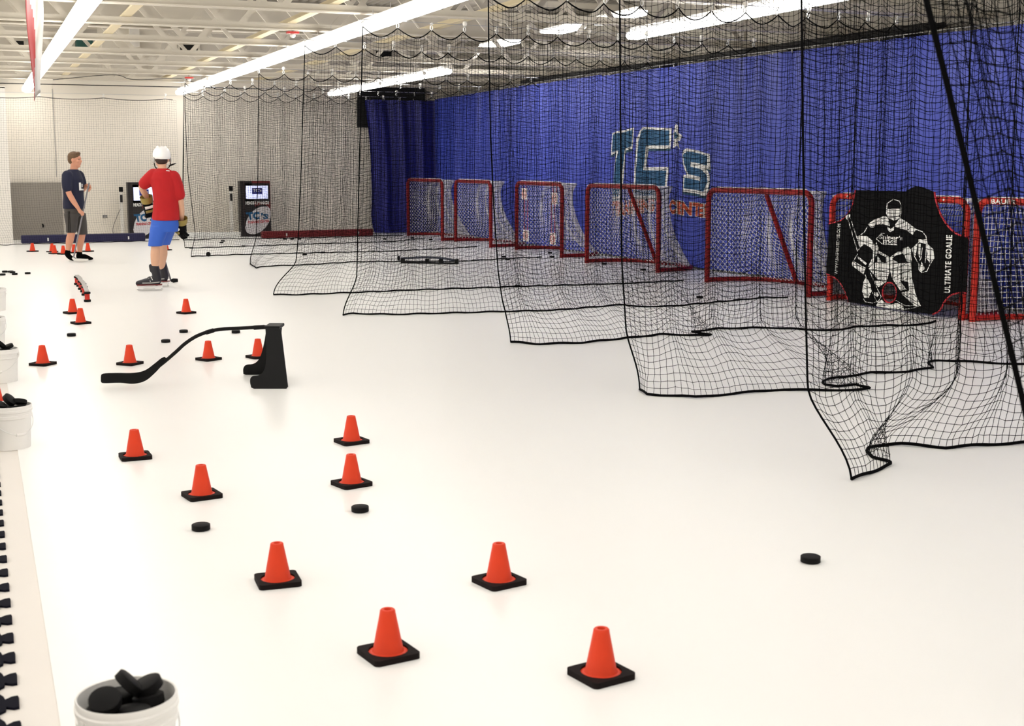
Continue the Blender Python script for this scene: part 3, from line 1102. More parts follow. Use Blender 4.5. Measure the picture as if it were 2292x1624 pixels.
def make_net(label, Yn, rope_px, hem_px, x_end, y_end, ztop, fold=0.07, lam=0.36, knots=False, clips=0.37, sag=0.09, seed=0, tw=0.0017, hemr=0.007, tail=None, group='divider nets between the lanes', wav=1.0, rope_r=0.0058):
    rng = np.random.default_rng(100 + seed)
    rp = [atY(px, py, Yn) for px, py in rope_px]
    rz_ = np.array([p.z for p in rp][::-1])
    rx_ = np.array([p.x for p in rp][::-1])
    x0 = float(np.interp(ztop, rz_, rx_))
    # hanging line with folds, sampled by its own length
    L = x_end - x0
    s = np.linspace(0, L, int(L / 0.01))
    ph = rng.uniform(0, 6.28, 4)
    env = np.clip(s / 0.15, 0, 1)

    def foldf(s, k):
        w = 2 * math.pi / lam
        return fold * (np.sin(w * s + ph[0] + 1.3 * np.sin(0.9 * s + ph[1])) * (0.65 + 0.35 * np.sin(1.7 * s + ph[2])) + 0.45 * np.sin(w * 0.41 * s + ph[3] + k))
    fd = foldf(s, 0.0) * env
    yl = Yn + (y_end - Yn) * s / L
    arcl = np.concatenate([[0], np.cumsum(np.hypot(np.diff(s), np.diff(fd)))])
    ncol = int(arcl[-1] / CELL)
    sj = np.interp(np.arange(ncol + 1) * CELL, arcl, s)
    nrow = int(ztop / CELL)
    zrow = ztop - np.arange(nrow + 1) * (ztop - 0.012) / nrow
    hem = resample([(fl(*p).x, fl(*p).y) for p in hem_px if fl(*p).x < x_end] + ([(x_end, fl(*hem_px[-1]).y if abs(fl(*hem_px[-1]).x - x_end) < 2.5 else y_end)] if tail is None else tail), np.linspace(0, 1, ncol + 1))
    S, Z = np.meshgrid(sj, zrow)                      # rows x cols
    e = np.clip(S / 0.15, 0, 1)
    FY = foldf(S, 0.5 * (ztop - Z)) * e * (0.55 + 0.45 * np.clip((ztop - Z) / 1.2, 0, 1))
    sway = np.interp(Z, rz_, rx_) - x0
    X = x0 + S + sway * np.exp(-S / 1.4)
    Y = Yn + (y_end - Yn) * S / L + FY
    zb = 0.42
    wq = np.clip((zb - Z) / zb, 0, 1)
    wq = wq * wq * (3 - 2 * wq) * 0.9 + 0.1 * wq
    X = X * (1 - wq) + hem[None, :, 0] * wq
    Y = Y * (1 - wq) + hem[None, :, 1] * wq
    fr = (S / clips) % 1.0
    sg = sag * 4 * fr * (1 - fr) * np.exp(-(ztop - Z) / 0.35)
    lift = np.clip((ztop - Z) / 0.5, 0, 1) * np.clip(Z / 0.35, 0, 1)
    Zz = Z - sg + 0.030 * lift * np.sin(2 * math.pi / lam * S + ph[0] + 0.9 + 1.3 * np.sin(0.9 * S + ph[1]) + 0.35 * (ztop - Z)) * (0.6 + 0.4 * np.sin(1.1 * S + 2.0 * Z)) * wav
    jit = np.full(X.shape, 0.0025)
    jit[:, 0] = 0.0
    X = X + rng.normal(0, 1, X.shape) * jit * (wq < 0.98)
    Zz = np.maximum(0.006, Zz + rng.normal(0, 1, X.shape) * jit * (wq < 0.98))
    Y = Y + rng.normal(0, 1, X.shape) * jit
    P = np.stack([X, Y, Zz], -1)
    R, Cn = X.shape
    # twine: horizontal rows and vertical columns as three-sided cords
    off_h = np.array([(0, tw * math.cos(a), tw * math.sin(a)) for a in (0.5, 2.6, 4.7)])
    off_v = np.array([(tw * math.cos(a), tw * math.sin(a), 0) for a in (0.5, 2.6, 4.7)])
    Vh = (P[:, :, None, :] + off_h[None, None]).reshape(-1, 3)
    idx = np.arange(R * Cn).reshape(R, Cn)

    def quads(A, B, base):
        out = []
        for k in range(3):
            k2 = (k + 1) % 3
            out.append(np.stack([base + A * 3 + k, base + A * 3 + k2, base + B * 3 + k2, base + B * 3 + k], -1).reshape(-1, 4))
        return np.concatenate(out)
    Qh = quads(idx[:, :-1], idx[:, 1:], 0)
    keep = sorted(set(list(range(0, R, 2)) + [i for i in range(R) if zrow[i] < 0.5] + [R - 1]))
    Pv = P[keep]
    Vv = (Pv[:, :, None, :] + off_v[None, None]).reshape(-1, 3)
    idv = np.arange(len(keep) * Cn).reshape(len(keep), Cn)
    Qv = quads(idv[:-1], idv[1:], len(Vh))
    V = np.concatenate([Vh, Vv])
    Q = np.concatenate([Qh, Qv])
    t = thing('divider_net', label, 'net', (0, 0, 0), 0, group)
    link('netting', np_mesh('netting', V, Q, M_NET), t)
    if knots:
        kr = tw * 2.0
        oc = np.array([(kr, 0, 0), (-kr, 0, 0), (0, kr, 0), (0, -kr, 0), (0, 0, kr), (0, 0, -kr)])
        of = np.array([(0, 2, 4), (2, 1, 4), (1, 3, 4), (3, 0, 4), (2, 0, 5), (1, 2, 5), (3, 1, 5), (0, 3, 5)])
        c = P.reshape(-1, 3)
        Vk = (c[:, None, :] + oc[None]).reshape(-1, 3)
        Qk = (np.arange(len(c))[:, None, None] * 6 + of[None]).reshape(-1, 3)
        tag(link('knots', np_mesh('knots', Vk, Qk, M_NET), t), kind='stuff')
    # edge rope
    er = [tuple(P[i, 0]) for i in range(R)]
    rope_obj('edge_rope', er, rope_r, t)
    hp = [(hem[i, 0], hem[i, 1], 0.010 + 0.004 * math.sin(i * 0.7)) for i in range(0, ncol + 1)]
    rope_obj('hem_rope', hp, hemr, t)
    # scalloped top rope, clips and wire
    tp = []
    sd = np.arange(0, L, clips / 8)
    for q in sd:
        f = (q / clips) % 1.0
        yy = Yn + (y_end - Yn) * q / L + float(foldf(np.array(q), 0.0)) * 0.55 * min(1, q / 0.15)
        tp.append((x0 + q, yy, ztop - sag * 4 * f * (1 - f) + 0.004))
    rope_obj('top_rope', tp, 0.0055, t)
    wz = ztop + 0.072
    wm = MB()
    wm.tube([(x0 - 0.05, Yn, wz), (x_end, y_end, wz)], 0.0035, 5)
    wm.build('wire', M_WIRE, t)
    q = 0.0
    while q < L:
        h = link('clip', ME_CLIP, t)
        h.location = (x0 + q, Yn + (y_end - Yn) * q / L, ztop)
        if round(q / clips) % 2 == 1:
            bl_ = link('pulley', ME_PULLEY, t)
            bl_.location = (x0 + q, Yn + (y_end - Yn) * q / L - 0.012, ztop + 0.085)
        q += clips
    return t


cm = MB()
cm.tube([(0, 0, 0), (0.012, 0, 0.015), (0.012, 0, 0.04), (0, 0, 0.05), (-0.012, 0, 0.04), (-0.012, 0, 0.015)], 0.005, 5, closed=True)
cm.tube([(0, -0.012, 0.05), (0.014, -0.012, 0.06), (0, -0.012, 0.072), (-0.014, -0.012, 0.06)], 0.007, 5, closed=True)
ME_CLIP = me_of(cm, 'clip', M_CLIP)
cm = MB()
cm.ball((0, 0, 0), (0.026, 0.014, 0.026), 12, 8)
ME_PULLEY = me_of(cm, 'pulley', M_HOUS)

ZT = 2.84
NETS = [
    ('nearest black divider net with the thick slanting rope at right', 2.45, [(2040, -150), (2075, 0), (2120, 180), (2185, 450), (2240, 680), (2292, 900), (2330, 1100)], [(2390, 1520), (2600, 1500), (2900, 1480)], 6.0, 2.9, 2.84, dict(knots=True, fold=0.05, lam=0.5, rope_r=0.0075, tw=0.0021)),
    ('second black divider net whose corner trails on the floor, with a kinked hem', 5.35, [(1790, -300), (1795, 100), (1798, 400), (1803, 700), (1808, 900), (1815, 990)], [(1906, 1075.6), (1951, 1060), (1996, 1041), (1984, 1034), (1953, 1025), (1940, 1014), (1944, 1005), (1967, 999), (2010, 996), (2069, 1001), (2116, 1005), (2199, 999), (2292, 994), (2420, 985)], 8.9, 6.0, 2.84, dict(knots=True, fold=0.075, lam=0.36, hemr=0.009, tw=0.0019)),
    ('third black divider net with looped hem, before the black goalie panel', 7.72, [(1385, -300), (1387, 0), (1389, 300), (1392, 600), (1402, 760), (1409, 840)], [(1432, 874), (1448, 885), (1479, 887), (1524, 888), (1559, 892), (1647, 883), (1750, 874), (1809, 876), (1934, 875), (1949, 871), (1913, 862), (1873, 869), (1845, 862), (1840, 856), (1854, 851), (1946, 837), (2034, 834), (2090, 824), (2076, 815), (2093, 808), (2152, 811), (2292, 818)], 9.3, 8.5, 2.84, dict(knots=True, fold=0.075, lam=0.38, hemr=0.009, tw=0.0019)),
    ('fourth black divider net, its hem ending below the goalie panel', 10.2, [(1092, -100), (1094, 100), (1098, 300), (1105, 450), (1115, 600), (1128, 690)], [(1143, 767), (1202, 772), (1302, 769), (1482, 750), (1582, 753), (1593, 750), (1545, 745), (1609, 737), (1715, 735), (1863, 742), (1926, 732), (2058, 729), (2093, 721)], 9.4, 10.9, 2.84, dict(knots=True, fold=0.08, lam=0.4, hemr=0.010, tw=0.0019)),
    ('fifth black divider net, corner lying beside the black stick trainer', 12.95, [(813, 20), (811, 100), (806, 300), (801, 500), (798, 640), (796, 690)], [(768, 706.6), (791, 703), (841, 705), (906, 705), (985, 702.7), (1080, 700), (1239, 696), (1397, 683), (1424, 688), (1503, 687), (1715, 667), (1804, 666), (1850, 663)], 9.5, 13.6, 2.84, dict(fold=0.085, lam=0.42, hemr=0.009, tw=0.00185)),
    ('sixth black divider net, corner curving out left on the white floor', 15.25, [(683, 70), (681, 150), (673, 400), (668, 520), (662, 590), (648, 640)], [(612, 661), (666, 661), (802, 655.5), (933, 650), (1147, 643), (1392, 636), (1577, 627)], 9.5, 16.2, 2.84, dict(fold=0.085, lam=0.42, hemr=0.009, tw=0.00185)),
    ('seventh black divider net, its kinked corner left of the lying trainer', 19.5, [(580, 120), (579, 200), (577, 400), (574, 520), (571, 570), (566, 585)], [(560, 592), (574, 600.6), (592, 597), (697, 593), (791, 587), (899, 586), (1028, 586), (1163, 578), (1307, 574)], 9.4, 20.0, 2.8, dict(fold=0.09, lam=0.45, hemr=0.009, tw=0.0016)),
    ('eighth black divider net, hanging close to the skater', 22.3, [(414, 150), (414, 250), (420, 380), (432, 480), (438, 530), (439, 555)], [(428, 575), (521, 571), (690, 567), (880, 563), (1015, 556), (1100, 552)], 9.3, 22.6, 2.8, dict(fold=0.09, lam=0.45, hemr=0.009, tw=0.0016)),
    ('ninth black divider net, beside the far kiosk', 24.4, [(411, 150), (411, 250), (409, 400), (405, 500), (405, 530), (408, 540)], [(414, 555), (433, 555.6), (547, 552), (690, 547), (880, 541.6), (987, 533)], 9.2, 25.0, 2.8, dict(fold=0.09, lam=0.45, hemr=0.009, tw=0.0016)),
    ('tenth black divider net, last before the far wall net', 26.3, [(411, 180), (411, 300), (411, 440), (408, 510), (406, 530), (406, 535)], [(410, 538), (455, 537), (488, 534), (567, 535), (700, 533), (830, 529)], 8.4, 26.7, 2.8, dict(fold=0.09, lam=0.45, hemr=0.008, tw=0.0016)),
]
for k, (lab, Yn, rp, hp, xe, ye, zt, kw) in enumerate(NETS):
    if xe > 8.5:                        # the nets stop short of the goals
        ye = Yn + (ye - Yn) * (8.5 - 3.6) / (xe - 3.6)
        xe = 8.5
    make_net(lab, Yn, rp, hp, xe, ye, zt, seed=k, **kw)
# flat backstop net in front of the far wall
make_net('flat black backstop net hanging before the far wall', 26.62, [(-60, 210), (-60, 300), (-60, 400), (-50, 480), (-30, 530), (-20, 545)], [(-20, 549), (16, 549), (50, 547), (200, 544), (330, 540), (412, 537)], 3.75, 26.72, 2.75, seed=30, fold=0.012, lam=1.1, wav=0.35, clips=1.15, sag=0.035, tw=0.00115, hemr=0.006, group='nets at the far wall')

# ------------------------------------------------------------------ cones
CONE_H = 0.15


def make_cone():
    t = thing('training_cone', 'x', 'cone', group='small orange cones on the floor')
    b = MB()
    s, r = 0.0765, 0.016
    sq = []
    for cx_, cy_, a0 in ((s - r, s - r, 0), (-s + r, s - r, 90), (-s + r, -s + r, 180), (s - r, -s + r, 270)):
        sq += arc((cx_, cy_), r, a0, a0 + 90, 4)
    circ = [(0.062 * math.cos(2 * math.pi * k / 24), 0.062 * math.sin(2 * math.pi * k / 24)) for k in range(24)]
    b.prism([sq, circ], lambda u, v: Vector((u, v, 0.0)), Vector((0, 0, 0.019)))
    b.build('base', M_CBASE, t, False)
    c = MB()
    c.lathe([(0.063, 0.003), (0.063, 0.012), (0.058, 0.0145), (0.050, 0.017), (0.0465, 0.024), (0.0245, 0.139), (0.0235, 0.146), (0.0205, 0.149), (0.0125, 0.149), (0.0105, 0.144), (0.0105, 0.10)], 28, cap0=True, cap1=True)
    c.build('cone_body', M_CONE, t, True)
    return t


CONES = [((1345, 1513), 11, 'nearest orange cone, at lower right, on a black square base'),
         ((869, 1466), 9, 'second nearest orange cone, left of the nearest one'),
         ((1117, 1304), 13, 'orange cone right of centre, behind the two nearest cones'),
         ((622, 1303), -3, 'orange cone left of centre, in line with the two puck cones'),
         ((787, 1085), 15, 'orange cone right behind the lone puck in the middle'),
         ((452, 1111), 10, 'orange cone just behind the left lone puck'),
         ((787, 990), 12, 'farther of the two middle cones standing one behind the other'),
         ((303, 1024), 2, 'orange cone nearest the bucket at the left edge'),
         ((96, 816), 50, 'leftmost orange cone in the row level with the stick trainer'),
         ((291, 815), 46, 'orange cone above the blade of the black stick trainer'),
         ((467, 805), 30, 'orange cone under the arched shaft of the stick trainer'),
         ((578, 800), 20, 'orange cone half hidden by the stick trainer stand'),
         ((417, 701), 27, 'lone orange cone beside the skater'),
         ((181, 724), 20, 'nearer cone of the overlapping pair at left'),
         ((163, 701), 22, 'farther cone of the overlapping pair at left'),
         ((-10, 902), 20, 'orange cone cut off by the left picture edge behind a bucket'),
         ((73, 563), 35, 'leftmost of the far cones before the blue pad'),
         ((117, 564), 30, 'rear cone of the far pair left of the coach'),
         ((122, 568), 25, 'front cone of the far pair left of the coach'),
         ((142, 569), 40, 'far cone touching the left foot of the coach'),
         ((166, 566), 15, 'far cone hidden behind the legs of the coach'),
         ((197, 563), 35, 'far cone just right of the coach'),
         ((372, 560), 35, 'far cone hidden behind the skater')]
c0 = None
for (px, rz, lab) in CONES:
    if c0 is None:
        c0 = make_cone()
        c = c0
    else:
        c = copy_tree(c0)
    p = fl(*px)
    c.location = (p.x, p.y, 0)
    c.rotation_euler = (0, 0, math.radians(rz))
    c['label'] = lab

# ------------------------------------------------------------------ pucks
pk = MB()
pk.lathe([(0.034, 0.0), (0.0381, 0.0025), (0.0381, 0.0229), (0.034, 0.0254)], 24)
ME_PUCK = me_of(pk, 'hockey_puck', M_PUCK)


def puck(loc, label, group=None, rot=(0, 0, 0)):
    o = link('hockey_puck', ME_PUCK)
    o.location = loc
    o.rotation_euler = rot
    return tag(o, label, 'puck', group)


GP = 'pucks lying on the floor'
for px, lab in [((806, 1144), 'black puck before the two middle cones'), ((450, 1185), 'black puck before the left cone'), ((1814, 1257), 'lone black puck on the open floor at right'),
                ((160, 752), 'black puck left of the stick trainer, below the cone pair'), ((371, 766), 'black puck beside the arched stick shaft'),
                ((411, 744), 'farther black puck above the arched stick shaft'), ((528, 745), 'black puck seen under the stick shaft'),
                ((62, 613), 'rightmost black puck of the loose group at far left'), ((33, 615), 'front puck of the loose group at far left'), ((28, 611), 'middle puck of the loose group at far left'),
                ((24, 609.5), 'rear puck of the loose group at far left'), ((11, 609.5), 'puck left of the loose group at far left'), ((6, 616), 'puck nearest the left edge in the far group'),
                ((1566, 667), 'black puck behind the nets before the wide empty goal'), ((1352, 592), 'black puck just before the goal at the word TRAINING'),
                ((1440, 605), 'black puck right of the puck at the fourth goal'), ((1236, 576), 'black puck before the goal with targets'), ((1231, 567), 'black puck inside the goal with targets'),
                ((1128, 576), 'left puck of the close pair behind the nets'), ((1136, 582), 'right puck of the close pair behind the nets'), ((723, 566), 'black puck beyond the seventh net'),
                ((682, 571), 'black puck behind the eighth net'), ((499, 540), 'rear puck of the far pair behind the nets'), ((496, 544), 'front puck of the far pair behind the nets'),
                ((638, 536), 'left puck of the far trio by the red pad'), ((654, 536), 'middle puck of the far trio by the red pad'), ((670, 536), 'right puck of the far trio by the red pad'),
                ((861, 536), 'black puck before the dark curtain'), ((923, 534), 'black puck at the farthest goal'), ((964, 537), 'black puck between the two farthest goals'),
                ((1158, 642), 'black puck lying on the hem of the sixth net'), ((545, 552), 'black puck on the ninth net hem'), ((428, 556), 'black puck at the corner of the ninth net')]:
    p = fl(*px)
    puck((p.x, p.y, 0.0), lab, GP, (0, 0, random.uniform(0, 6)))
p = fl(466, 574)
puck((p.x, p.y + 0.02, 0.038), 'black puck standing on its edge at the eighth net', GP, (math.radians(88), 0, math.radians(20)))
p = fl(891, 583)
puck((p.x, p.y, 0.038), 'black puck on its edge at the left end of the lying trainer', GP, (math.radians(86), 0, math.radians(55)))

# ------------------------------------------------------------------ white buckets of pucks
BH, BR = 0.235, 0.12


def make_bucket(loc, label, rz=0.0, handle_up=False):
    t = thing('white_bucket', label, 'bucket', loc, rz, 'white buckets along the floor edge')
    b = MB()
    b.lathe([(0.0, 0.0), (0.100, 0.0), (0.104, 0.004), (0.1135, 0.168), (0.1195, 0.170), (0.1205, 0.186), (0.1165, 0.188), (0.117, 0.200), (0.1215, 0.203), (0.1225, 0.214), (0.1185, 0.217), (0.1200, 0.231), (0.118, 0.2355), (0.1145, 0.234), (0.1135, 0.2), (0.1, 0.01), (0.0, 0.008)], 40, cap0=False, cap1=False)
    b.build('pail', M_BUCKET, t, True)
    h = MB()
    pts = []
    for k in range(15):
        a = math.pi * k / 14
        pts.append((0.121 * math.cos(a), -0.118 * math.sin(a) * 0.82 - 0.012, 0.193 - 0.11 * math.sin(a)))
    h.tube(pts, 0.0022, 5)
    hd = h.build('handle', M_CLIP, t, True)
    g = MB()
    g.tube([pts[6], pts[7], pts[8]], 0.009, 8)
    g.build('grip', M_BUCKET, hd, True)
    for sx_ in (-1, 1):
        e = MB()
        e.tube([(sx_ * 0.113, 0, 0.193), (sx_ * 0.124, 0, 0.193)], 0.012, 8)
        e.build('ear', M_BUCKET, t, True)
    return t


def fill_bucket(loc, heap, label, seed):
    rr = random.Random(seed)
    for i, (dx, dy, z, rx, ry) in enumerate(heap):
        puck((loc[0] + dx, loc[1] + dy, z), label, label.replace('black puck', 'pucks'), (math.radians(rx), math.radians(ry), rr.uniform(0, 3)))


heapA = []
for lay, (nz_, rad_, z_, off_) in enumerate(((5, 0.067, 0.140, 0.0), (5, 0.067, 0.168, 0.63), (4, 0.056, 0.197, 0.2))):
    for k in range(nz_):
        a_ = off_ + 2 * math.pi * k / nz_
        heapA.append((rad_ * math.cos(a_), rad_ * math.sin(a_), z_, 5 * math.sin(3 * k + lay) if lay < 2 else 9 * math.sin(2.1 * k + 1), 4 * math.cos(2 * k) if lay < 2 else 10 * math.cos(1.7 * k)))
heapA.append((0.0, 0.02, 0.246, 46, -14))
heapA.append((-0.052, -0.03, 0.228, 14, -24))
heapA.append((0.058, 0.03, 0.226, -10, 20))
BK = [((283, 1553), 0.27, 0, 'nearest white bucket full of pucks at the bottom edge', 25),
      ((18, 903), 0.1, 0, 'white bucket with a hanging handle at left, beside the leftmost cones', 30),
      ((0, 778), 0.1, 0, 'white bucket heaped with pucks, third from the viewer', -12),
      ((-22, 708), 0.07, 0, 'white bucket cut off by the left edge, fourth from the viewer', 18),
      ((-14, 644), 0.13, 0, 'farthest white bucket at the left edge', -30)]
BL = ['black puck heaped in the nearest white bucket', 'black puck in the bucket with the hanging handle', 'black puck heaped in the third bucket', 'black puck in the fourth bucket', 'black puck in the farthest bucket']
for k, (px, _, _, lab, rz) in enumerate(BK):
    p = fl(px[0], px[1], BH)
    make_bucket((p.x, p.y, -0.004 if p.x < EDGE_X else 0.0), lab, math.radians(rz))
    hp_ = heapA if k in (0, 1, 2) else heapA[:14]
    fill_bucket((p.x, p.y), [(a * 0.98, b * 0.98, z - (0.0 if k == 0 else 0.002), c, d) for a, b, z, c, d in hp_], BL[k], k)

# ------------------------------------------------------------------ black stick trainer
tc = fl(603, 852)
tr = thing('stick_trainer', 'black arched stick trainer with blade and two-legged stand on the floor', 'trainer', (tc.x, tc.y, 0), -YAW)
# local x = to the right of the viewer, y = away; leg plates
legp = spline([(-0.11, 0.0), (0.11, 0.0)], 1) + [(0.12, 0.012), (0.094, 0.368), (0.082, 0.385), (-0.012, 0.385)] + spline([(-0.012, 0.27), (-0.016, 0.2), (-0.026, 0.14), (-0.045, 0.102), (-0.075, 0.083), (-0.112, 0.079), (-0.13, 0.066), (-0.134, 0.04), (-0.128, 0.008)], 3)
for sgn, off in ((-1, -0.33), (1, 0.27)):
    lg = MB()

    def PL(u, v, s_=sgn, o_=off):
        f = v / 0.385
        return Vector((u + (0.055 if s_ < 0 else -0.10) * (1 - f) + (0.01 if s_ < 0 else -0.01), o_ * (1 - f) + s_ * 0.085 * f, v))
    lg.prism([legp], PL, Vector((0, 0.016, 0)))
    lg.build('stand_leg', M_BLACK, tr)
tpm = MB()
tpm.box((0.042, 0.016, 0.385), (0.108, 0.20, 0.022))
tpm.build('top_plate', M_BLACK, tr, bevel=0.006)
for sx_ in (0.05,):
    bt = MB()
    bt.ball((sx_, -0.105, 0.34), (0.006, 0.004, 0.006), 8, 6)
    bt.build('bolt', M_CLIP, tr)
sc_ = 2993 / 9.3


def TP(px, py):
    """point in the upright plane of the trainer, local"""
    e_ = min(1.0, max(0.0, (560 - px) / 210.0))
    dy = -0.25 * e_ * e_ * (3 - 2 * e_)
    P0 = Vector((tc.x, tc.y, 0))
    q = on_plane(px, py, P0 + AW * dy, AW)
    d = q - P0
    return Vector((d.dot(RT), dy, q.z))


sh = MB()
cv = spline([TP(596, 731), TP(540, 734), TP(500, 736), TP(470, 741), TP(440, 752), TP(415, 768), TP(395, 786), TP(372, 806), TP(352, 822)], 5)
sh.tube(cv, 0.0125, 8)
sh.build('shaft', M_BLACK, tr, True)
for a, b in (((592, 731.5), (568, 733)), ((478, 739), (461, 744))):
    cl = MB()
    cl.tube([TP(*a), TP(*b)], 0.0155, 8)
    cl.build('coupling', M_BLACK, tr, True)
bl = MB()
up_ = spline([(228, 846), (232, 839), (260, 838), (300, 838), (325, 832), (345, 818), (360, 806), (368, 802)], 4)
lo_ = spline([(375, 808), (362, 822), (345, 840), (325, 856), (300, 862), (270, 860), (234, 860), (228, 856)], 4)
bl.prism([[(p[0], p[1]) for p in up_] + [(p[0], p[1]) for p in lo_]], lambda u, v: Vector(TP(u, v)) + Vector((0, -0.006 - 0.03 * max(0, (300 - u) / 100) ** 2, 0.012)), Vector((0, 0.013, 0)))
bl.build('blade', M_BLACK, tr, bevel=0.0)

# ------------------------------------------------------------------ zigzag stickhandling trainer (red posts on black feet)
zt = thing('stickhandling_chain', 'folding stickhandling trainer of red posts with black feet and grey links', 'trainer', fl(186, 655))
o0 = Vector(zt.location)
feet = [(172.8, 637), (178, 641), (181.7, 648), (187, 653.5), (190, 661), (195.8, 675)]
fp = [fl(*q) - o0 for q in feet]
for k, q in enumerate(fp):
    f_ = MB()
    f_.lathe([(0.036, 0), (0.038, 0.003), (0.038, 0.022), (0.034, 0.025)], 16, c=(q.x, q.y, 0))
    f_.build('foot', M_PUCK, zt, True)
    b_ = MB()
    b_.lathe([(0.03, 0.025), (0.027, 0.03), (0.027, 0.085), (0.031, 0.088)], 16, c=(q.x, q.y, 0))
    b_.build('post', M_ORED, zt, True)
    c_ = MB()
    c_.lathe([(0.036, 0.088), (0.037, 0.092), (0.037, 0.106), (0.03, 0.11)], 16, c=(q.x, q.y, 0))
    c_.build('cap', M_PUCK, zt, True)
for a, b in zip(fp[:-1], fp[1:]):
    l_ = MB()
    d = b - a
    mid = (a + b) / 2
    l_.box((mid.x, mid.y, 0.117), (d.length + 0.03, 0.045, 0.014), math.atan2(d.y, d.x))
    l_.build('link', M_GREY, zt)

# ------------------------------------------------------------------ long black trainer bar lying beyond the nets
la, lb = fl(898, 589), fl(1026, 591)
d = lb - la
lt = thing('rebound_bar', 'long low black rebound bar lying on the floor behind the nets', 'trainer', la, math.atan2(d.y, d.x))
L = d.length
r_ = MB()
r_.bbox((0, -0.03, 0), (L, 0.03, 0.025))
r_.build('base_rail', M_BLACK, lt)
r_ = MB()
r_.tube(spline([(0, 0, 0.075), (L * 0.4, 0, 0.098), (L * 0.7, 0, 0.09), (L * 0.97, 0, 0.055)], 4), 0.017, 8)
r_.build('top_rail', mat('bar_navy', (40, 44, 62), 0.4), lt, True)
for q in (0.03, 0.46, 0.7, 0.97):
    r_ = MB()
    r_.box((L * q, 0, 0.047), (0.06, 0.04, 0.06))
    r_.build('post', M_BLACK, lt)

# ------------------------------------------------------------------ far wall: pads, kiosks, posts, sheet, outlet
def wall_pad(a, b, h, matl, label, dep=0.16):
    A, B = fl(*a), fl(*b)
    d = B - A
    t = thing('wall_pad', label, 'pad', A, math.atan2(d.y, d.x))
    m = MB()
    m.bbox((0, 0, 0), (d.length, dep, h))
    m.build('cushion', matl, t, False, bevel=0.02)
    for q in (0.21, 0.86):
        g = MB()
        g.box((d.length * q, -0.004, h * 0.45), (0.025, 0.006, h * 0.4))
        g.build('seam_tab', M_WHITE, t)
    return t


wall_pad((48, 545), (326, 539), 0.155, M_PADB, 'long navy blue foam pad on the floor at the far wall')
wall_pad((588, 533), (836, 527), 0.14, M_PADR, 'long maroon foam pad on the floor beside the dark curtain')
wall_pad((418, 531), (586, 528.5), 0.10, M_WHITE, 'white board on the floor between the blue and maroon pads', 0.04)


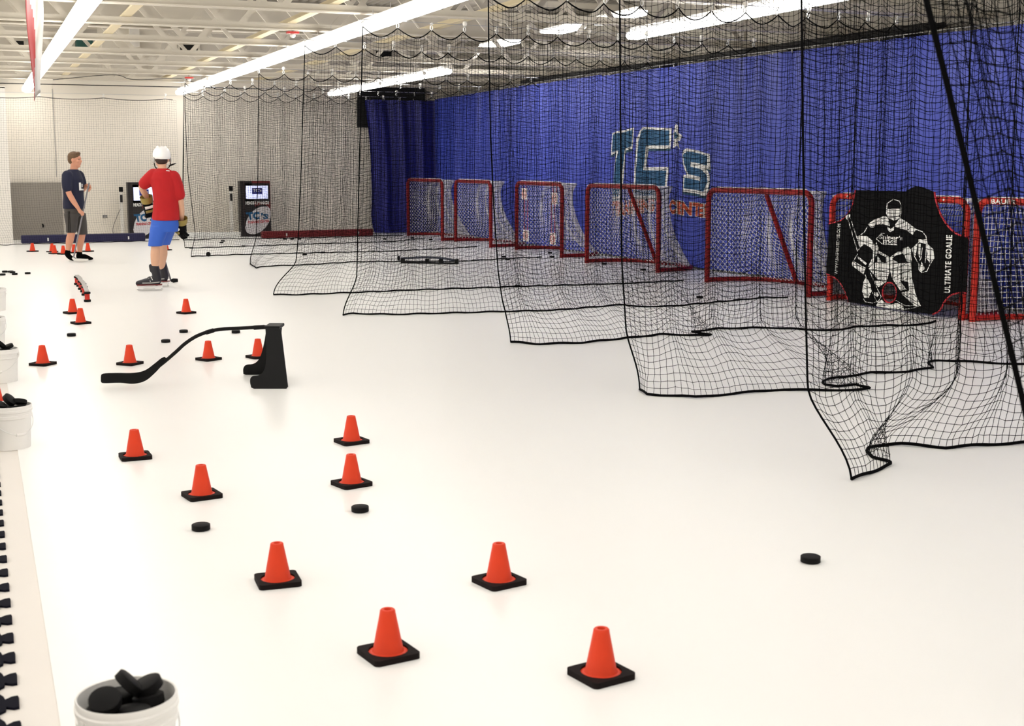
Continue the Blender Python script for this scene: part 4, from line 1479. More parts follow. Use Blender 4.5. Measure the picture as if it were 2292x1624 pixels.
def kiosk(px0, px1, py0, Yk, label, hidden=False):
    A, B = atY(px0, py0, Yk), atY(px1, py0, Yk)
    w, h = B.x - A.x, A.z
    t = thing('game_kiosk', label, 'kiosk', (A.x, Yk, 0), 0, 'screen kiosks at the far wall')
    m = MB()
    m.bbox((0, 0, 0), (w, 0.28, h))
    m.build('cabinet', M_KBLK, t)
    m = MB()
    m.bbox((0.07, -0.012, 0.0), (w, 0.0, h))
    m.build('front_panel', M_KRED, t)

    def F(u, v):                       # u 0..1 across the front, v 0..1 up
        return Vector((0.07 + (w - 0.07) * u, -0.012, h * v))
    ln = Vector((0, -0.004, 0))
    flat_print('panel_dark_shape', [[(0, 0), (0.55, 0.0), (0.3, 1), (0, 1)], [(0.05, 0.62), (0.98, 0.62), (0.98, 0.96), (0.05, 0.96)], [(0.55, 0), (1, 0), (1, 0.42), (0.6, 0.3)]], [], F, M_KBLK, t, ln * 0.3)  # black shapes laid over the maroon front panel
    s = MB()
    a, b = F(0.08, 0.68), F(0.91, 0.915)
    s.bbox((a.x, -0.022, a.z), (b.x, -0.012, b.z))
    scr = s.build('screen', M_SCREEN, t)
    s = MB()
    a, b = F(0.31, 0.765), F(0.69, 0.875)
    s.bbox((a.x, -0.025, a.z), (b.x, -0.022, b.z))
    s.build('screen_logo', M_KBLUE, scr)
    flat_print('screen_lettering', [], [text_quad("TC's", [(0.34, 0.80), (0.66, 0.81), (0.34, 0.862), (0.66, 0.862)], 0.02)], lambda u, v: F(u, v) + Vector((0, -0.014, 0)), M_WHITE, scr, ln * 0.3)
    flat_print('lettering', [], [text_quad('HEADS UP HANDS', [(0.06, 0.575), (0.94, 0.58), (0.06, 0.635), (0.94, 0.64)], 0.03)], F, M_WHITE, t, ln)
    # oval badge
    el = [(0.52 + 0.52 * math.cos(q * math.pi / 20) * 0.98, 0.29 + 0.27 * math.sin(q * math.pi / 20) + 0.09 * math.cos(q * math.pi / 20)) for q in range(40)]
    el = [(min(0.995, max(0.005, u)), v) for u, v in el]
    flat_print('badge', [el], [], F, mat('badge_white', (214, 210, 212), 0.5, var=0.05), t, ln * 0.6)
    sw = [(min(0.995, max(0.005, u)), v) for u, v in [(0.52 + 0.53 * math.cos(q * math.pi / 20), 0.285 + 0.275 * math.sin(q * math.pi / 20) + 0.09 * math.cos(q * math.pi / 20)) for q in range(24, 43)]]
    inn = [(min(0.995, max(0.005, u)), v + 0.0) for u, v in [(0.47 + 0.53 * math.cos(q * math.pi / 20), 0.32 + 0.262 * math.sin(q * math.pi / 20) + 0.09 * math.cos(q * math.pi / 20)) for q in range(24, 43)]]
    flat_print('badge_swoosh', [sw + inn[::-1]], [], F, M_KBLK, t, ln * 0.9)
    sw2 = [(min(0.995, max(0.005, u)), v) for u, v in [(0.52 + 0.53 * math.cos(q * math.pi / 20), 0.285 + 0.275 * math.sin(q * math.pi / 20) + 0.09 * math.cos(q * math.pi / 20)) for q in range(6, 21)]]
    in2 = [(min(0.995, max(0.005, u)), v) for u, v in [(0.56 + 0.53 * math.cos(q * math.pi / 20), 0.265 + 0.262 * math.sin(q * math.pi / 20) + 0.09 * math.cos(q * math.pi / 20)) for q in range(6, 21)]]
    flat_print('badge_swoosh', [sw2 + in2[::-1]], [], F, M_KBLK, t, ln * 0.9)
    flat_print('badge_lettering', [], [text_quad('TC', [(0.12, 0.30), (0.56, 0.31), (0.05, 0.44), (0.58, 0.45)], 0.06), text_quad("'S", [(0.62, 0.31), (0.9, 0.315), (0.62, 0.43), (0.92, 0.40)], 0.04)], F, M_TEAL, t, ln * 1.4)
    flat_print('badge_lettering', [], [text_quad('TRAINING CENTER', [(0.12, 0.235), (0.92, 0.255), (0.12, 0.285), (0.94, 0.30)], 0.03)], F, M_REDTRIM, t, ln * 1.4)
    return t


kiosk(537, 604, 405, 27.95, 'dark red kiosk with a lit screen, behind the nets')
kiosk(285, 349, 408, 27.95, 'dark red kiosk with a lit screen, partly hidden by the skater')


def sensor_post(px, py, label, cable):
    A = atY(px, py, 28.2)
    t = thing('sensor_post', label, 'post', (A.x, 28.2, 0), 0, 'sensor posts beside the kiosks')
    m = MB()
    m.bbox((-0.03, -0.03, 0), (0.03, 0.03, A.z))
    m.build('pole', M_WALLW, t)
    m = MB()
    m.bbox((-0.04, -0.045, A.z - 0.10), (0.04, -0.03, A.z))
    m.build('sensor', M_BLACK, t)
    m = MB()
    m.bbox((-0.025, -0.04, A.z - 0.31), (0.025, -0.03, A.z - 0.16))
    m.build('label_plate', M_KBLK, t)
    if cable:
        m = MB()
        m.tube(spline([(-0.03, -0.035, A.z - 0.45), (-0.10, -0.03, 0.45), (-0.19, 0.0, 0.2), (-0.16, 0.02, 0.02)], 5), 0.005, 5)
        m.build('cable', M_KBLK, t, True)
    return t


sensor_post(270, 418, 'white sensor post with a black sensor left of the skater', True)
sensor_post(516, 416, 'white sensor post with a black sensor behind the nets', False)

# steel sheet on the wall
A, B = atY(27, 541, 28.5), atY(137, 408, 28.5)
st = thing('steel_sheet', 'grey brushed steel sheet standing against the far wall', 'panel', (A.x, 28.5, 0))
m = MB()
m.bbox((0, 0, 0.0), ((B.x - A.x), 0.04, B.z))
m.build('sheet', M_METAL, st)
hx = atY(95, 505, 28.5)
m = MB()
m.tube([(hx.x - A.x, -0.0, hx.z + 0.03), (hx.x - A.x + 0.012, -0.03, hx.z + 0.02), (hx.x - A.x + 0.012, -0.03, hx.z - 0.03)], 0.014, 6)
m.build('latch', M_BLACK, st)
for px in (232, 237.5):
    q = atY(px, 484, 28.59)
    ot = thing('wall_outlet', '%s grey wall outlet right of the coach' % ('left' if px < 235 else 'right'), 'outlet', (q.x, 28.59, q.z))
    m = MB()
    m.bbox((-0.022, -0.012, -0.03), (0.022, 0.008, 0.03))
    m.build('cover_plate', M_GREY, ot)
    for zz in (-0.013, 0.013):
        m = MB()
        m.bbox((-0.01, -0.015, zz - 0.007), (0.01, -0.01, zz + 0.007))
        m.build('socket', M_KBLK, ot)
# thin wall seam conduit
q = atY(127, 400, 28.59)
m = MB()
m.bbox((q.x - 0.006, 28.585, 1.25), (q.x + 0.006, 28.6, 3.0))
tag(m.build('trim_2', M_GREY), 'thin vertical seam strip on the far wall', kind='structure')

# ------------------------------------------------------------------ things under the roof
def vent(px0, py0, px1, py1, Yv, label):
    A, B = atY(px0, py1, Yv), atY(px1, py0, Yv)
    t = thing('wall_vent', label, 'vent', ((A.x + B.x) / 2, Yv, A.z), 0, 'black grilles high on the far wall')
    w, h = B.x - A.x, B.z - A.z
    m = MB()
    m.bbox((-w / 2, -0.0, 0), (w / 2, 0.02, h))
    m.build('backing', M_BLKHOLE, t)
    m = MB()
    f = 0.05
    m.bbox((-w / 2 - f, -0.03, -f), (w / 2 + f, 0.02, 0))
    m.bbox((-w / 2 - f, -0.03, h), (w / 2 + f, 0.02, h + f))
    m.bbox((-w / 2 - f, -0.03, 0), (-w / 2, 0.02, h))
    m.bbox((w / 2, -0.03, 0), (w / 2 + f, 0.02, h))
    m.build('frame', M_STEEL, t)
    for k in range(5):
        s = MB()
        s.bbox((-w / 2, -0.015, h * (k + 0.7) / 5.6), (w / 2, 0.0, h * (k + 0.7) / 5.6 + 0.012))
        s.build('slat', M_DUCT, t)


vent(31, 92, 53, 107, 28.55, 'black grille in a cream frame high at far left')
vent(403, 101, 442, 116, 28.55, 'black grille in a cream frame high above the skater')
vent(841, 115, 876, 130, 28.55, 'black grille high above the dark curtain')
# big boxed duct dropping from the deck
A, B = atY(229, 114, 26.4), atY(356, 30, 26.4)
dt = thing('duct_box', 'large cream boxed duct hanging below the deck', 'duct', ((A.x + B.x) / 2, 26.4, A.z))
m = MB()
w = B.x - A.x
m.bbox((-w / 2, 0, 0), (w / 2, 0.9, Z_D - A.z))
m.build('box', M_STEEL, dt)
q = atY(300, 80, 26.4)
m = MB()
m.bbox((q.x - dt.location.x - 0.09, -0.1, q.z - A.z - 0.2), (q.x - dt.location.x + 0.09, 0.0, q.z - A.z + 0.22))
m.build('junction_box', M_HOUS, dt)
# pipes and cables before the far wall
for k, (zz, yy, rr, ml, lab) in enumerate([(3.07, 28.2, 0.009, M_DUCT, 'thin dark pipe along the top of the far wall'), (3.2, 28.3, 0.03, M_STEEL, 'cream pipe along the top of the far wall'), (3.32, 27.9, 0.018, M_STEEL, 'thin cream conduit under the roof before the far wall')]):
    m = MB()
    m.tube([(-1.5, yy, zz), (9.4, yy, zz)], rr, 8)
    tag(m.build('ceiling_pipe', ml, None, True), lab, 'pipe')
m = MB()
m.tube(spline([(1.5, 27.2, 3.1), (2.6, 27.2, 3.22), (3.0, 27.2, 3.14), (3.9, 27.2, 3.18), (4.3, 27.2, 3.08), (4.9, 27.2, 3.2)], 6), 0.006, 6)
tag(m.build('loose_cable', M_DUCT, None, True), 'loose black cable drooping below the last joist', 'cable')
# teal box seen between the joists
q = atY(188, 98, 28.45)
m = MB()
m.box((q.x, 28.45, q.z), (0.32, 0.3, 0.2))
tag(m.build('teal_box', M_GREEN, None, bevel=0.02), 'dark teal box on the far wall between the joists', 'box')
# round unit heater
q = atY(985, 98, 24.5)
uh = thing('unit_heater', 'round faced grey unit heater hanging among the joists', 'heater', q)
m = MB()
m.box((-0.18, 0.2, 0), (0.42, 0.35, 0.34))
m.build('casing', M_EQUIP, uh, bevel=0.02)
m = MB()
m.tube([(0, 0.02, 0), (0, -0.06, 0)], 0.145, 20)
m.build('fan_ring', M_EQUIP, uh, True)
m = MB()
m.tube([(-0.18, 0.2, 0.17), (-0.18, 0.2, Z_D - q.z)], 0.012, 6)
m.build('hanger', M_STEEL, uh)
# red capped lamps on the joists
for k, (px, py, Yl, lab) in enumerate([(655, 73, 16.42, 'red capped lamp hanging from a joist, nearer one'), (423, 174, 25.15, 'red capped lamp hanging from a joist, farther one')]):
    q = atY(px, py, Yl)
    t = thing('emergency_lamp', lab, 'lamp', (q.x, Yl, q.z), 0, 'red lamps below the joists')
    m = MB()
    m.box((0, 0, 0.0), (0.15, 0.08, 0.025))
    m.build('red_cap', M_EMRED, t, bevel=0.005)
    m = MB()
    m.ball((0, 0, -0.035), (0.035, 0.035, 0.03), 12, 8)
    m.build('globe', M_WHITE, t, True)
    m = MB()
    m.box((0, 0, (JZ - q.z) / 2 + 0.02), (0.02, 0.02, max(0.03, JZ - q.z + 0.02)))
    m.build('bracket', M_EQUIP, t)
# white globes on the net wires
# black ducts along the right wall
dk = thing('duct_run', 'bundle of black pipes above the blue curtain', 'duct', (10.3, 14.0, 3.0))
for k, (x0, z0, r0) in enumerate(((10.08, 3.03, 0.03), (10.2, 3.075, 0.03), (10.34, 3.07, 0.035))):
    m = MB()
    m.tube([(x0 - 10.3, -1.5, z0 - 3.0), (x0 - 10.3, 5.2, z0 - 3.0 + 0.02)] + [(x0 - 10.3 - 0.05 * q, 5.4 + 0.9 * q, z0 - 3.0 + 0.03) for q in range(1, 6)], r0, 8)
    m.build('pipe', M_DUCT, dk, True)
for yy, zz in ((-0.9, 0.0), (4.9, 0.0)):
    m = MB()
    m.box((-0.08, yy, zz), (0.28, 0.34, 0.2))
    m.build('junction_box', M_DUCT, dk, bevel=0.02)
for yy in (-1.2, 1.2, 3.4, 5.0):
    m = MB()
    m.bbox((-0.26, yy - 0.02, -0.02), (0.39, yy + 0.02, 0.0))
    m.build('wall_bracket', M_DUCT, dk)

# ------------------------------------------------------------------ hanging banner at top left
bp0 = fl(78, 60, 2.6)
Yb = 12.2
top = atY(74, -60, Yb)
bn = thing('hanging_banner', 'twisted red and white banner hanging from the joist at top left', 'banner', (top.x, Yb, JZ))
zb_ = atY(70, 228, Yb).z - JZ
V, nu, nv = [], 16, 30
for j in range(nv + 1):
    v = j / nv
    z = v * zb_
    for i in range(nu + 1):
        u = i / nu
        # sheet seen almost edge on, curled about its own axis; its free edge swings away from the viewer
        hw = 0.155 * (0.55 + 0.45 * math.sin(math.pi * min(1, v * 1.1)) + 0.05)
        xx = -hw * 0.75 + u * hw * 1.35 + 0.03 * math.sin(3.2 * v + 2.4 * u)
        yy = -0.30 + 0.6 * u + 0.10 * math.sin(5.0 * u + 1.6 * v) + 0.05 * math.sin(7 * v)
        zz = z + (0.10 * (u) if j == nv else 0.10 * u * v)
        V.append((xx * (1 - 0.25 * v), yy, zz))
nn = nu + 1
Qw = [[j * nn + i, j * nn + i + 1, (j + 1) * nn + i + 1, (j + 1) * nn + i] for j in range(nv) for i in range(nu)]
sheet = np_mesh('sheet', np.array(V), np.array(Qw), M_BANW, True)
sheet.materials.append(M_BANR)
mi = []
for j in range(nv):
    for i in range(nu):
        v = j / nv
        lim = 2 + 4.5 * max(0.0, math.sin(math.pi * (v * 1.35 - 0.25))) if v > 0.2 else 0
        mi.append(1 if i < lim else 0)
sheet.polygons.foreach_set('material_index', mi)
so = link('sheet', sheet, bn)
md = so.modifiers.new('thickness', 'SOLIDIFY')
md.thickness = 0.003
for yy in (-0.25, 0.25):
    m = MB()
    m.tube([(0, yy, -0.02), (0, yy, 0.04)], 0.006, 5)
    m.build('tie', M_WIRE, bn)

# ------------------------------------------------------------------ people
def organic(name, mb, matl, parent, voxel=0.009, smooth=3):
    """fuse overlapping solids into one continuous skin"""
    me = bpy.data.meshes.new(name)
    me.from_pydata(mb.v, [], mb.f)
    bm = bmesh.new()
    bm.from_mesh(me)
    bmesh.ops.recalc_face_normals(bm, faces=bm.faces)
    bm.to_mesh(me)
    bm.free()
    ob = bpy.data.objects.new('tmp_skin', me)
    COL.objects.link(ob)
    r = ob.modifiers.new('r', 'REMESH')
    r.mode = 'VOXEL'
    r.voxel_size = voxel
    s = ob.modifiers.new('s', 'SMOOTH')
    s.factor = 0.5
    s.iterations = smooth
    dg = bpy.context.evaluated_depsgraph_get()
    out = bpy.data.meshes.new_from_object(ob.evaluated_get(dg))
    bpy.data.objects.remove(ob)
    out.name = name
    out.materials.clear()
    out.polygons.foreach_set('use_smooth', [True] * len(out.polygons))
    return link(name, out, parent, matl)


def limb(m, pts, rads, n=14):
    """tapered round limb through joints, with rounded ends"""
    P = spline([(*p, r) for p, r in zip(pts, rads)], 5) if len(pts) > 2 else [(*pts[0], rads[0]), (*pts[1], rads[1])]
    m.tube([p[:3] for p in P], [p[3] for p in P], n)
    m.ball(pts[0], rads[0] * 0.98, n, 8)
    m.ball(pts[-1], rads[-1] * 0.98, n, 8)


def rings(m, secs, n=22, yaw=0.0):
    """stack of ellipses (cx, cy, z, rx, ry[, yaw])"""
    vs, fs = [], []
    for sc in secs:
        cx_, cy_, z, rx, ry = sc[:5]
        yw = sc[5] if len(sc) > 5 else yaw
        for k in range(n):
            a = 2 * math.pi * k / n
            x, y = rx * math.cos(a), ry * math.sin(a)
            vs.append((cx_ + x * math.cos(yw) - y * math.sin(yw), cy_ + x * math.sin(yw) + y * math.cos(yw), z))
    for i in range(len(secs) - 1):
        for k in range(n):
            k2 = (k + 1) % n
            fs.append((i * n + k, i * n + k2, (i + 1) * n + k2, (i + 1) * n + k))
    fs.append(tuple(reversed(range(n))))
    fs.append(tuple((len(secs) - 1) * n + k for k in range(n)))
    m.add(vs, fs)


def hand(m, wrist, palm, fingers, thumb, r=0.0095):
    """palm and five separate bent fingers"""
    limb(m, [wrist, palm], [0.026, 0.031], 10)
    for f in fingers:
        limb(m, f, [r, r * 0.95, r * 0.8][:len(f)], 8)
    limb(m, thumb, [r * 1.15, r * 1.05, r * 0.9][:len(thumb)], 8)


# ---- the coach (local x = facing, y = his left, away from the viewer)
cp = fl(176, 582.5)
coach = thing('person', 'person in navy t-shirt, charcoal shorts and black socks holding a stick', 'person', (cp.x, cp.y, 0), -YAW - math.radians(4))
b = MB()
# head
hc = Vector((0.018, 0, 1.572))
b.ball(hc + Vector((-0.006, 0, 0.022)), (0.098, 0.078, 0.100), 20, 14)
b.ball(hc + Vector((0.028, 0, -0.045)), (0.062, 0.060, 0.078), 16, 12)
b.ball(hc + Vector((0.050, 0, -0.098)), (0.034, 0.036, 0.026), 12, 8)
b.ball(hc + Vector((0.083, 0, 0.028)), (0.016, 0.05, 0.014), 12, 8)
limb(b, [tuple(hc + Vector((0.083, 0, 0.012))), tuple(hc + Vector((0.103, 0, -0.025))), tuple(hc + Vector((0.090, 0, -0.035)))], [0.010, 0.013, 0.012], 8)
b.ball(hc + Vector((0.086, 0, -0.062)), (0.010, 0.022, 0.010), 10, 6)
for s in (-1, 1):
    b.ball(hc + Vector((-0.004, s * 0.078, -0.008)), (0.020, 0.010, 0.032), 10, 8)
    b.ball(hc + Vector((0.060, s * 0.045, -0.022)), (0.024, 0.022, 0.024), 10, 8)
limb(b, [(-0.012, 0, 1.38), (0.0, 0, 1.45), (0.012, 0, 1.53)], [0.066, 0.058, 0.060])
# torso
rings(b, [(-0.03, 0, 0.78, 0.10, 0.13), (-0.03, 0, 0.95, 0.105, 0.145), (-0.035, 0, 1.10, 0.115, 0.16), (-0.03, 0, 1.25, 0.125, 0.18), (-0.025, 0, 1.34, 0.10, 0.17), (-0.02, 0, 1.40, 0.06, 0.09)])
# right arm (towards the viewer)
limb(b, [(-0.045, -0.19, 1.33), (-0.03, -0.235, 1.19), (0.0, -0.255, 1.06)], [0.062, 0.050, 0.043])
limb(b, [(0.0, -0.255, 1.06), (0.05, -0.235, 0.95), (0.115, -0.205, 0.83)], [0.043, 0.043, 0.029])
hand(b, (0.115, -0.205, 0.83), (0.14, -0.195, 0.775),
     [[(0.150, -0.220, 0.755), (0.170, -0.205, 0.715), (0.150, -0.175, 0.71)], [(0.160, -0.205, 0.758), (0.186, -0.190, 0.720), (0.165, -0.162, 0.722)],
      [(0.165, -0.190, 0.768), (0.192, -0.176, 0.735), (0.170, -0.150, 0.738)], [(0.165, -0.178, 0.782), (0.188, -0.162, 0.756), (0.170, -0.142, 0.756)]],
     [(0.125, -0.175, 0.79), (0.150, -0.150, 0.765), (0.168, -0.142, 0.738)])
# left arm
limb(b, [(0.0, 0.19, 1.33), (0.01, 0.24, 1.20), (0.02, 0.23, 1.10)], [0.060, 0.049, 0.042])
limb(b, [(0.02, 0.23, 1.10), (0.09, 0.16, 1.14), (0.165, 0.09, 1.175)], [0.042, 0.041, 0.029])
hand(b, (0.165, 0.09, 1.175), (0.205, 0.055, 1.165),
     [[(0.225, 0.06, 1.165), (0.245, 0.035, 1.135), (0.222, 0.012, 1.125)], [(0.222, 0.045, 1.15), (0.240, 0.02, 1.115), (0.216, 0.0, 1.108)],
      [(0.218, 0.035, 1.135), (0.232, 0.01, 1.098), (0.208, -0.008, 1.095)], [(0.21, 0.03, 1.122), (0.222, 0.008, 1.084), (0.2, -0.008, 1.082)]],
     [(0.19, 0.045, 1.19), (0.205, 0.015, 1.185), (0.205, -0.012, 1.165)])
# legs
limb(b, [(-0.04, -0.08, 0.78), (-0.035, -0.1, 0.62), (-0.045, -0.1, 0.46)], [0.070, 0.070, 0.056])
limb(b, [(-0.045, -0.1, 0.46), (-0.085, -0.1, 0.33), (-0.11, -0.1, 0.22), (-0.125, -0.1, 0.13)], [0.056, 0.060, 0.045, 0.033])
limb(b, [(-0.01, 0.08, 0.78), (0.03, 0.1, 0.60), (0.04, 0.1, 0.43)], [0.070, 0.070, 0.056])
limb(b, [(0.04, 0.1, 0.43), (0.005, 0.1, 0.31), (-0.01, 0.1, 0.2), (-0.02, 0.1, 0.09)], [0.056, 0.060, 0.045, 0.034])
organic('body', b, M_SKINR, coach, 0.0075, 2)
# socks with feet
for k in (0, 1):
    s = MB()
    if k == 0:
        limb(s, [(-0.120, -0.1, 0.16), (-0.135, -0.1, 0.115), (-0.115, -0.1, 0.075), (-0.075, -0.1, 0.040)], [0.040, 0.044, 0.042, 0.036])
        limb(s, [(-0.09, -0.1, 0.045), (-0.045, -0.105, 0.032), (0.0, -0.108, 0.024)], [0.034, 0.032, 0.022])
        limb(s, [(-0.085, -0.085, 0.045), (-0.03, -0.075, 0.028)], [0.032, 0.024])
    else:
        limb(s, [(-0.018, 0.1, 0.115), (-0.03, 0.1, 0.075), (-0.035, 0.1, 0.045)], [0.042, 0.044, 0.042])
        limb(s, [(-0.035, 0.1, 0.042), (0.06, 0.095, 0.05), (0.125, 0.09, 0.032), (0.185, 0.085, 0.024)], [0.04, 0.044, 0.036, 0.02])
        limb(s, [(0.05, 0.11, 0.035), (0.15, 0.115, 0.026)], [0.034, 0.022])
    organic('sock', s, M_SOCK, coach, 0.008, 3)
# shirt
s = MB()
rings(s, [(-0.032, 0, 0.815, 0.160, 0.198), (-0.035, 0, 0.90, 0.158, 0.196), (-0.03, 0, 1.02, 0.146, 0.196), (-0.03, 0, 1.15, 0.150, 0.205), (-0.033, 0, 1.27, 0.150, 0.212), (-0.035, 0, 1.345, 0.122, 0.20), (-0.028, 0, 1.395, 0.094, 0.14), (-0.012, 0, 1.425, 0.072, 0.085)])
limb(s, [(-0.04, -0.175, 1.325), (-0.035, -0.225, 1.235), (-0.022, -0.252, 1.145)], [0.088, 0.080, 0.078])
limb(s, [(-0.005, 0.175, 1.325), (0.008, 0.225, 1.235), (0.015, 0.24, 1.155)], [0.088, 0.080, 0.076])
organic('t_shirt', s, M_TEEN, coach, 0.009, 3)
# shirt print: a white mark on the chest and one on the shoulder blade
s = MB()
for (yy0, yy1, z0, z1) in ((-0.10, 0.03, 1.10, 1.125), (-0.10, -0.055, 1.12, 1.22), (-0.04, -0.01, 1.15, 1.20)):
    vs = []
    for q in range(7):
        yv = yy0 + (yy1 - yy0) * q / 6
        for zv in (z0, z1):
            a = math.asin(max(-1, min(1, yv / 0.2)))
            vs.append((-0.031 + 0.158 * math.cos(a), yv * 1.03, zv))
    s.add(vs, [(2 * q, 2 * q + 2, 2 * q + 3, 2 * q + 1) for q in range(6)])
s.build('shirt_print', M_WHITE, coach, fix=False)
s = MB()
vs = []
for q in range(6):
    yv = -0.13 + 0.06 * q / 5
    for zv in (1.285, 1.325 + 0.01 * math.sin(q * 2.0)):
        a = math.asin(max(-1, min(1, yv / 0.212)))
        vs.append((-0.036 - 0.152 * math.cos(a) + (zv - 1.285) * 0.45, yv, zv))
s.add(vs, [(2 * q, 2 * q + 2, 2 * q + 3, 2 * q + 1) for q in range(5)])
s.build('shirt_print', M_WHITE, coach, fix=False)
# shorts
s = MB()
rings(s, [(-0.032, 0, 0.70, 0.135, 0.182), (-0.035, 0, 0.78, 0.142, 0.186), (-0.035, 0, 0.86, 0.136, 0.18)])
rings(s, [(-0.055, -0.10, 0.442, 0.078, 0.083), (-0.045, -0.10, 0.56, 0.088, 0.090), (-0.04, -0.095, 0.74, 0.118, 0.10)])
rings(s, [(0.045, 0.10, 0.405, 0.076, 0.083), (0.03, 0.10, 0.56, 0.088, 0.090), (-0.01, 0.095, 0.74, 0.118, 0.10)])
organic('shorts', s, M_SHG, coach, 0.009, 2)
for dx in (-0.008, 0.016):
    s = MB()
    s.tube([(-0.045 + dx, -0.19, 0.78), (-0.047 + dx, -0.193, 0.70), (-0.048 + dx, -0.192, 0.58), (-0.055 + dx, -0.186, 0.45)], 0.0045, 6)
    s.build('side_stripe', M_SOCK, coach, True)
# hair: cap over the crown and the back
s = MB()
s.ball(hc + Vector((-0.014, 0, 0.045)), (0.100, 0.083, 0.088), 20, 14)
s.ball(hc + Vector((-0.045, 0, 0.01)), (0.068, 0.079, 0.085), 18, 12)
s.ball(hc + Vector((0.055, 0, 0.098)), (0.038, 0.055, 0.028), 14, 8)
organic('hair', s, M_HAIR, coach, 0.007, 2)
for sy in (-1, 1):
    e = MB()
    e.ball(hc + Vector((0.079, sy * 0.032, 0.008)), (0.010, 0.013, 0.007), 8, 6)
    e.build('eye', M_EYE, coach, True)
e = MB()
e.ball(hc + Vector((0.092, 0, -0.062)), (0.007, 0.02, 0.006), 8, 6)
e.build('mouth', M_LIP, coach, True)

# the coach's stick, held in both hands
u1, u2 = Vector((0.215, 0.005, 1.17)), Vector((0.168, -0.168, 0.735))
W = lambda v: coach.matrix_basis @ Vector(v)
dv = (u2 - u1).normalized()
tipz = u2 + dv * ((u2.z - 0.05) / -dv.z)
cs = thing('hockey_stick', 'grey hockey stick held upright by the coach', 'stick', coach.location.copy(), coach.rotation_euler.z)
m = MB()
m.tube([tuple(u1 - dv * 0.05), tuple(u1), tuple(u2), tuple(tipz)], 0.012, 8)
m.build('shaft', mat('stick_grey', (120, 118, 122), 0.4), cs, True)
m = MB()
bt = [tuple(tipz + Vector((-0.01, 0, 0.02))), tuple(tipz + Vector((0.03, -0.01, -0.01))), tuple(tipz + Vector((0.12, -0.02, -0.015))), tuple(tipz + Vector((0.24, -0.01, -0.01)))]
m.tube([(p[0], p[1], max(0.03, p[2])) for p in bt], [0.014, 0.024, 0.028, 0.018], 8)
bo = m.build('blade', mat('blade_pale', (214, 210, 204), 0.5), cs, True)

# ---- the skater (local x = viewer's right, y = away)
kp = fl(361, 649)
kid = thing('person', 'person in red t-shirt, blue shorts, white helmet and skates seen from behind', 'person', (kp.x, kp.y, 0), -YAW)
KS = 0.985
b = MB()
hk_ = Vector((0.055, 0.05, 1.585))
b.ball(hk_, (0.080, 0.092, 0.105), 18, 12)
b.ball(hk_ + Vector((-0.03, 0.045, -0.06)), (0.055, 0.055, 0.06), 14, 10)
limb(b, [tuple(hk_ + Vector((-0.062, 0.07, -0.01))), tuple(hk_ + Vector((-0.078, 0.088, -0.035)))], [0.010, 0.012], 8)
for sx_ in (-1, 1):
    b.ball(hk_ + Vector((sx_ * 0.08, -0.005, -0.02)), (0.010, 0.02, 0.03), 8, 8)
limb(b, [(0.062, 0.02, 1.40), (0.06, 0.03, 1.48), (0.056, 0.04, 1.54)], [0.056, 0.050, 0.052])
rings(b, [(0.06, 0.04, 0.78, 0.11, 0.08), (0.075, 0.04, 1.0, 0.125, 0.095), (0.085, 0.03, 1.2, 0.135, 0.10), (0.075, 0.02, 1.36, 0.125, 0.085), (0.065, 0.02, 1.44, 0.07, 0.06)])
limb(b, [(-0.05, 0.02, 1.385), (-0.13, 0.02, 1.30), (-0.195, 0.03, 1.235)], [0.052, 0.044, 0.038])
limb(b, [(-0.195, 0.03, 1.235), (-0.185, 0.09, 1.17), (-0.155, 0.13, 1.09)], [0.038, 0.037, 0.028])
limb(b, [(0.20, 0.03, 1.365), (0.245, 0.03, 1.22), (0.262, 0.04, 1.09)], [0.052, 0.044, 0.038])
limb(b, [(0.262, 0.04, 1.09), (0.255, 0.10, 0.95), (0.235, 0.16, 0.83)], [0.038, 0.037, 0.028])
limb(b, [(0.02, -0.01, 0.80), (-0.01, -0.06, 0.65), (-0.025, -0.09, 0.52)], [0.07, 0.066, 0.052])
limb(b, [(-0.025, -0.09, 0.52), (-0.03, -0.10, 0.42), (-0.038, -0.10, 0.30), (-0.04, -0.10, 0.19)], [0.052, 0.056, 0.043, 0.034])
limb(b, [(0.09, 0.08, 0.80), (0.02, 0.18, 0.65), (-0.03, 0.26, 0.52)], [0.07, 0.066, 0.052])
limb(b, [(-0.03, 0.26, 0.52), (-0.045, 0.31, 0.42), (-0.07, 0.35, 0.30), (-0.075, 0.38, 0.19)], [0.052, 0.056, 0.043, 0.034])
organic('body', b, M_SKIN, kid, 0.0085, 2)
s = MB()
rings(s, [(0.075, 0.04, 0.838, 0.166, 0.158), (0.084, 0.04, 0.95, 0.155, 0.126), (0.094, 0.035, 1.08, 0.152, 0.124), (0.096, 0.03, 1.22, 0.162, 0.128), (0.082, 0.025, 1.33, 0.172, 0.122), (0.07, 0.022, 1.41, 0.130, 0.098), (0.062, 0.025, 1.455, 0.066, 0.064)], yaw=math.radians(12))
limb(s, [(-0.04, 0.02, 1.375), (-0.10, 0.02, 1.325), (-0.155, 0.025, 1.275)], [0.082, 0.078, 0.074])
limb(s, [(0.19, 0.03, 1.35), (0.228, 0.03, 1.25), (0.25, 0.035, 1.14)], [0.082, 0.076, 0.072])
organic('t_shirt', s, M_TEER, kid, 0.009, 3)
s = MB()
s.tube([(0.14, -0.098, 1.428), (0.175, -0.085, 1.425)], 0.006, 6)
s.build('shirt_tag', M_WHITE, kid, True)
s = MB()
rings(s, [(0.055, 0.05, 0.70, 0.155, 0.155), (0.062, 0.04, 0.78, 0.165, 0.152), (0.066, 0.04, 0.87, 0.155, 0.135)], yaw=math.radians(12))
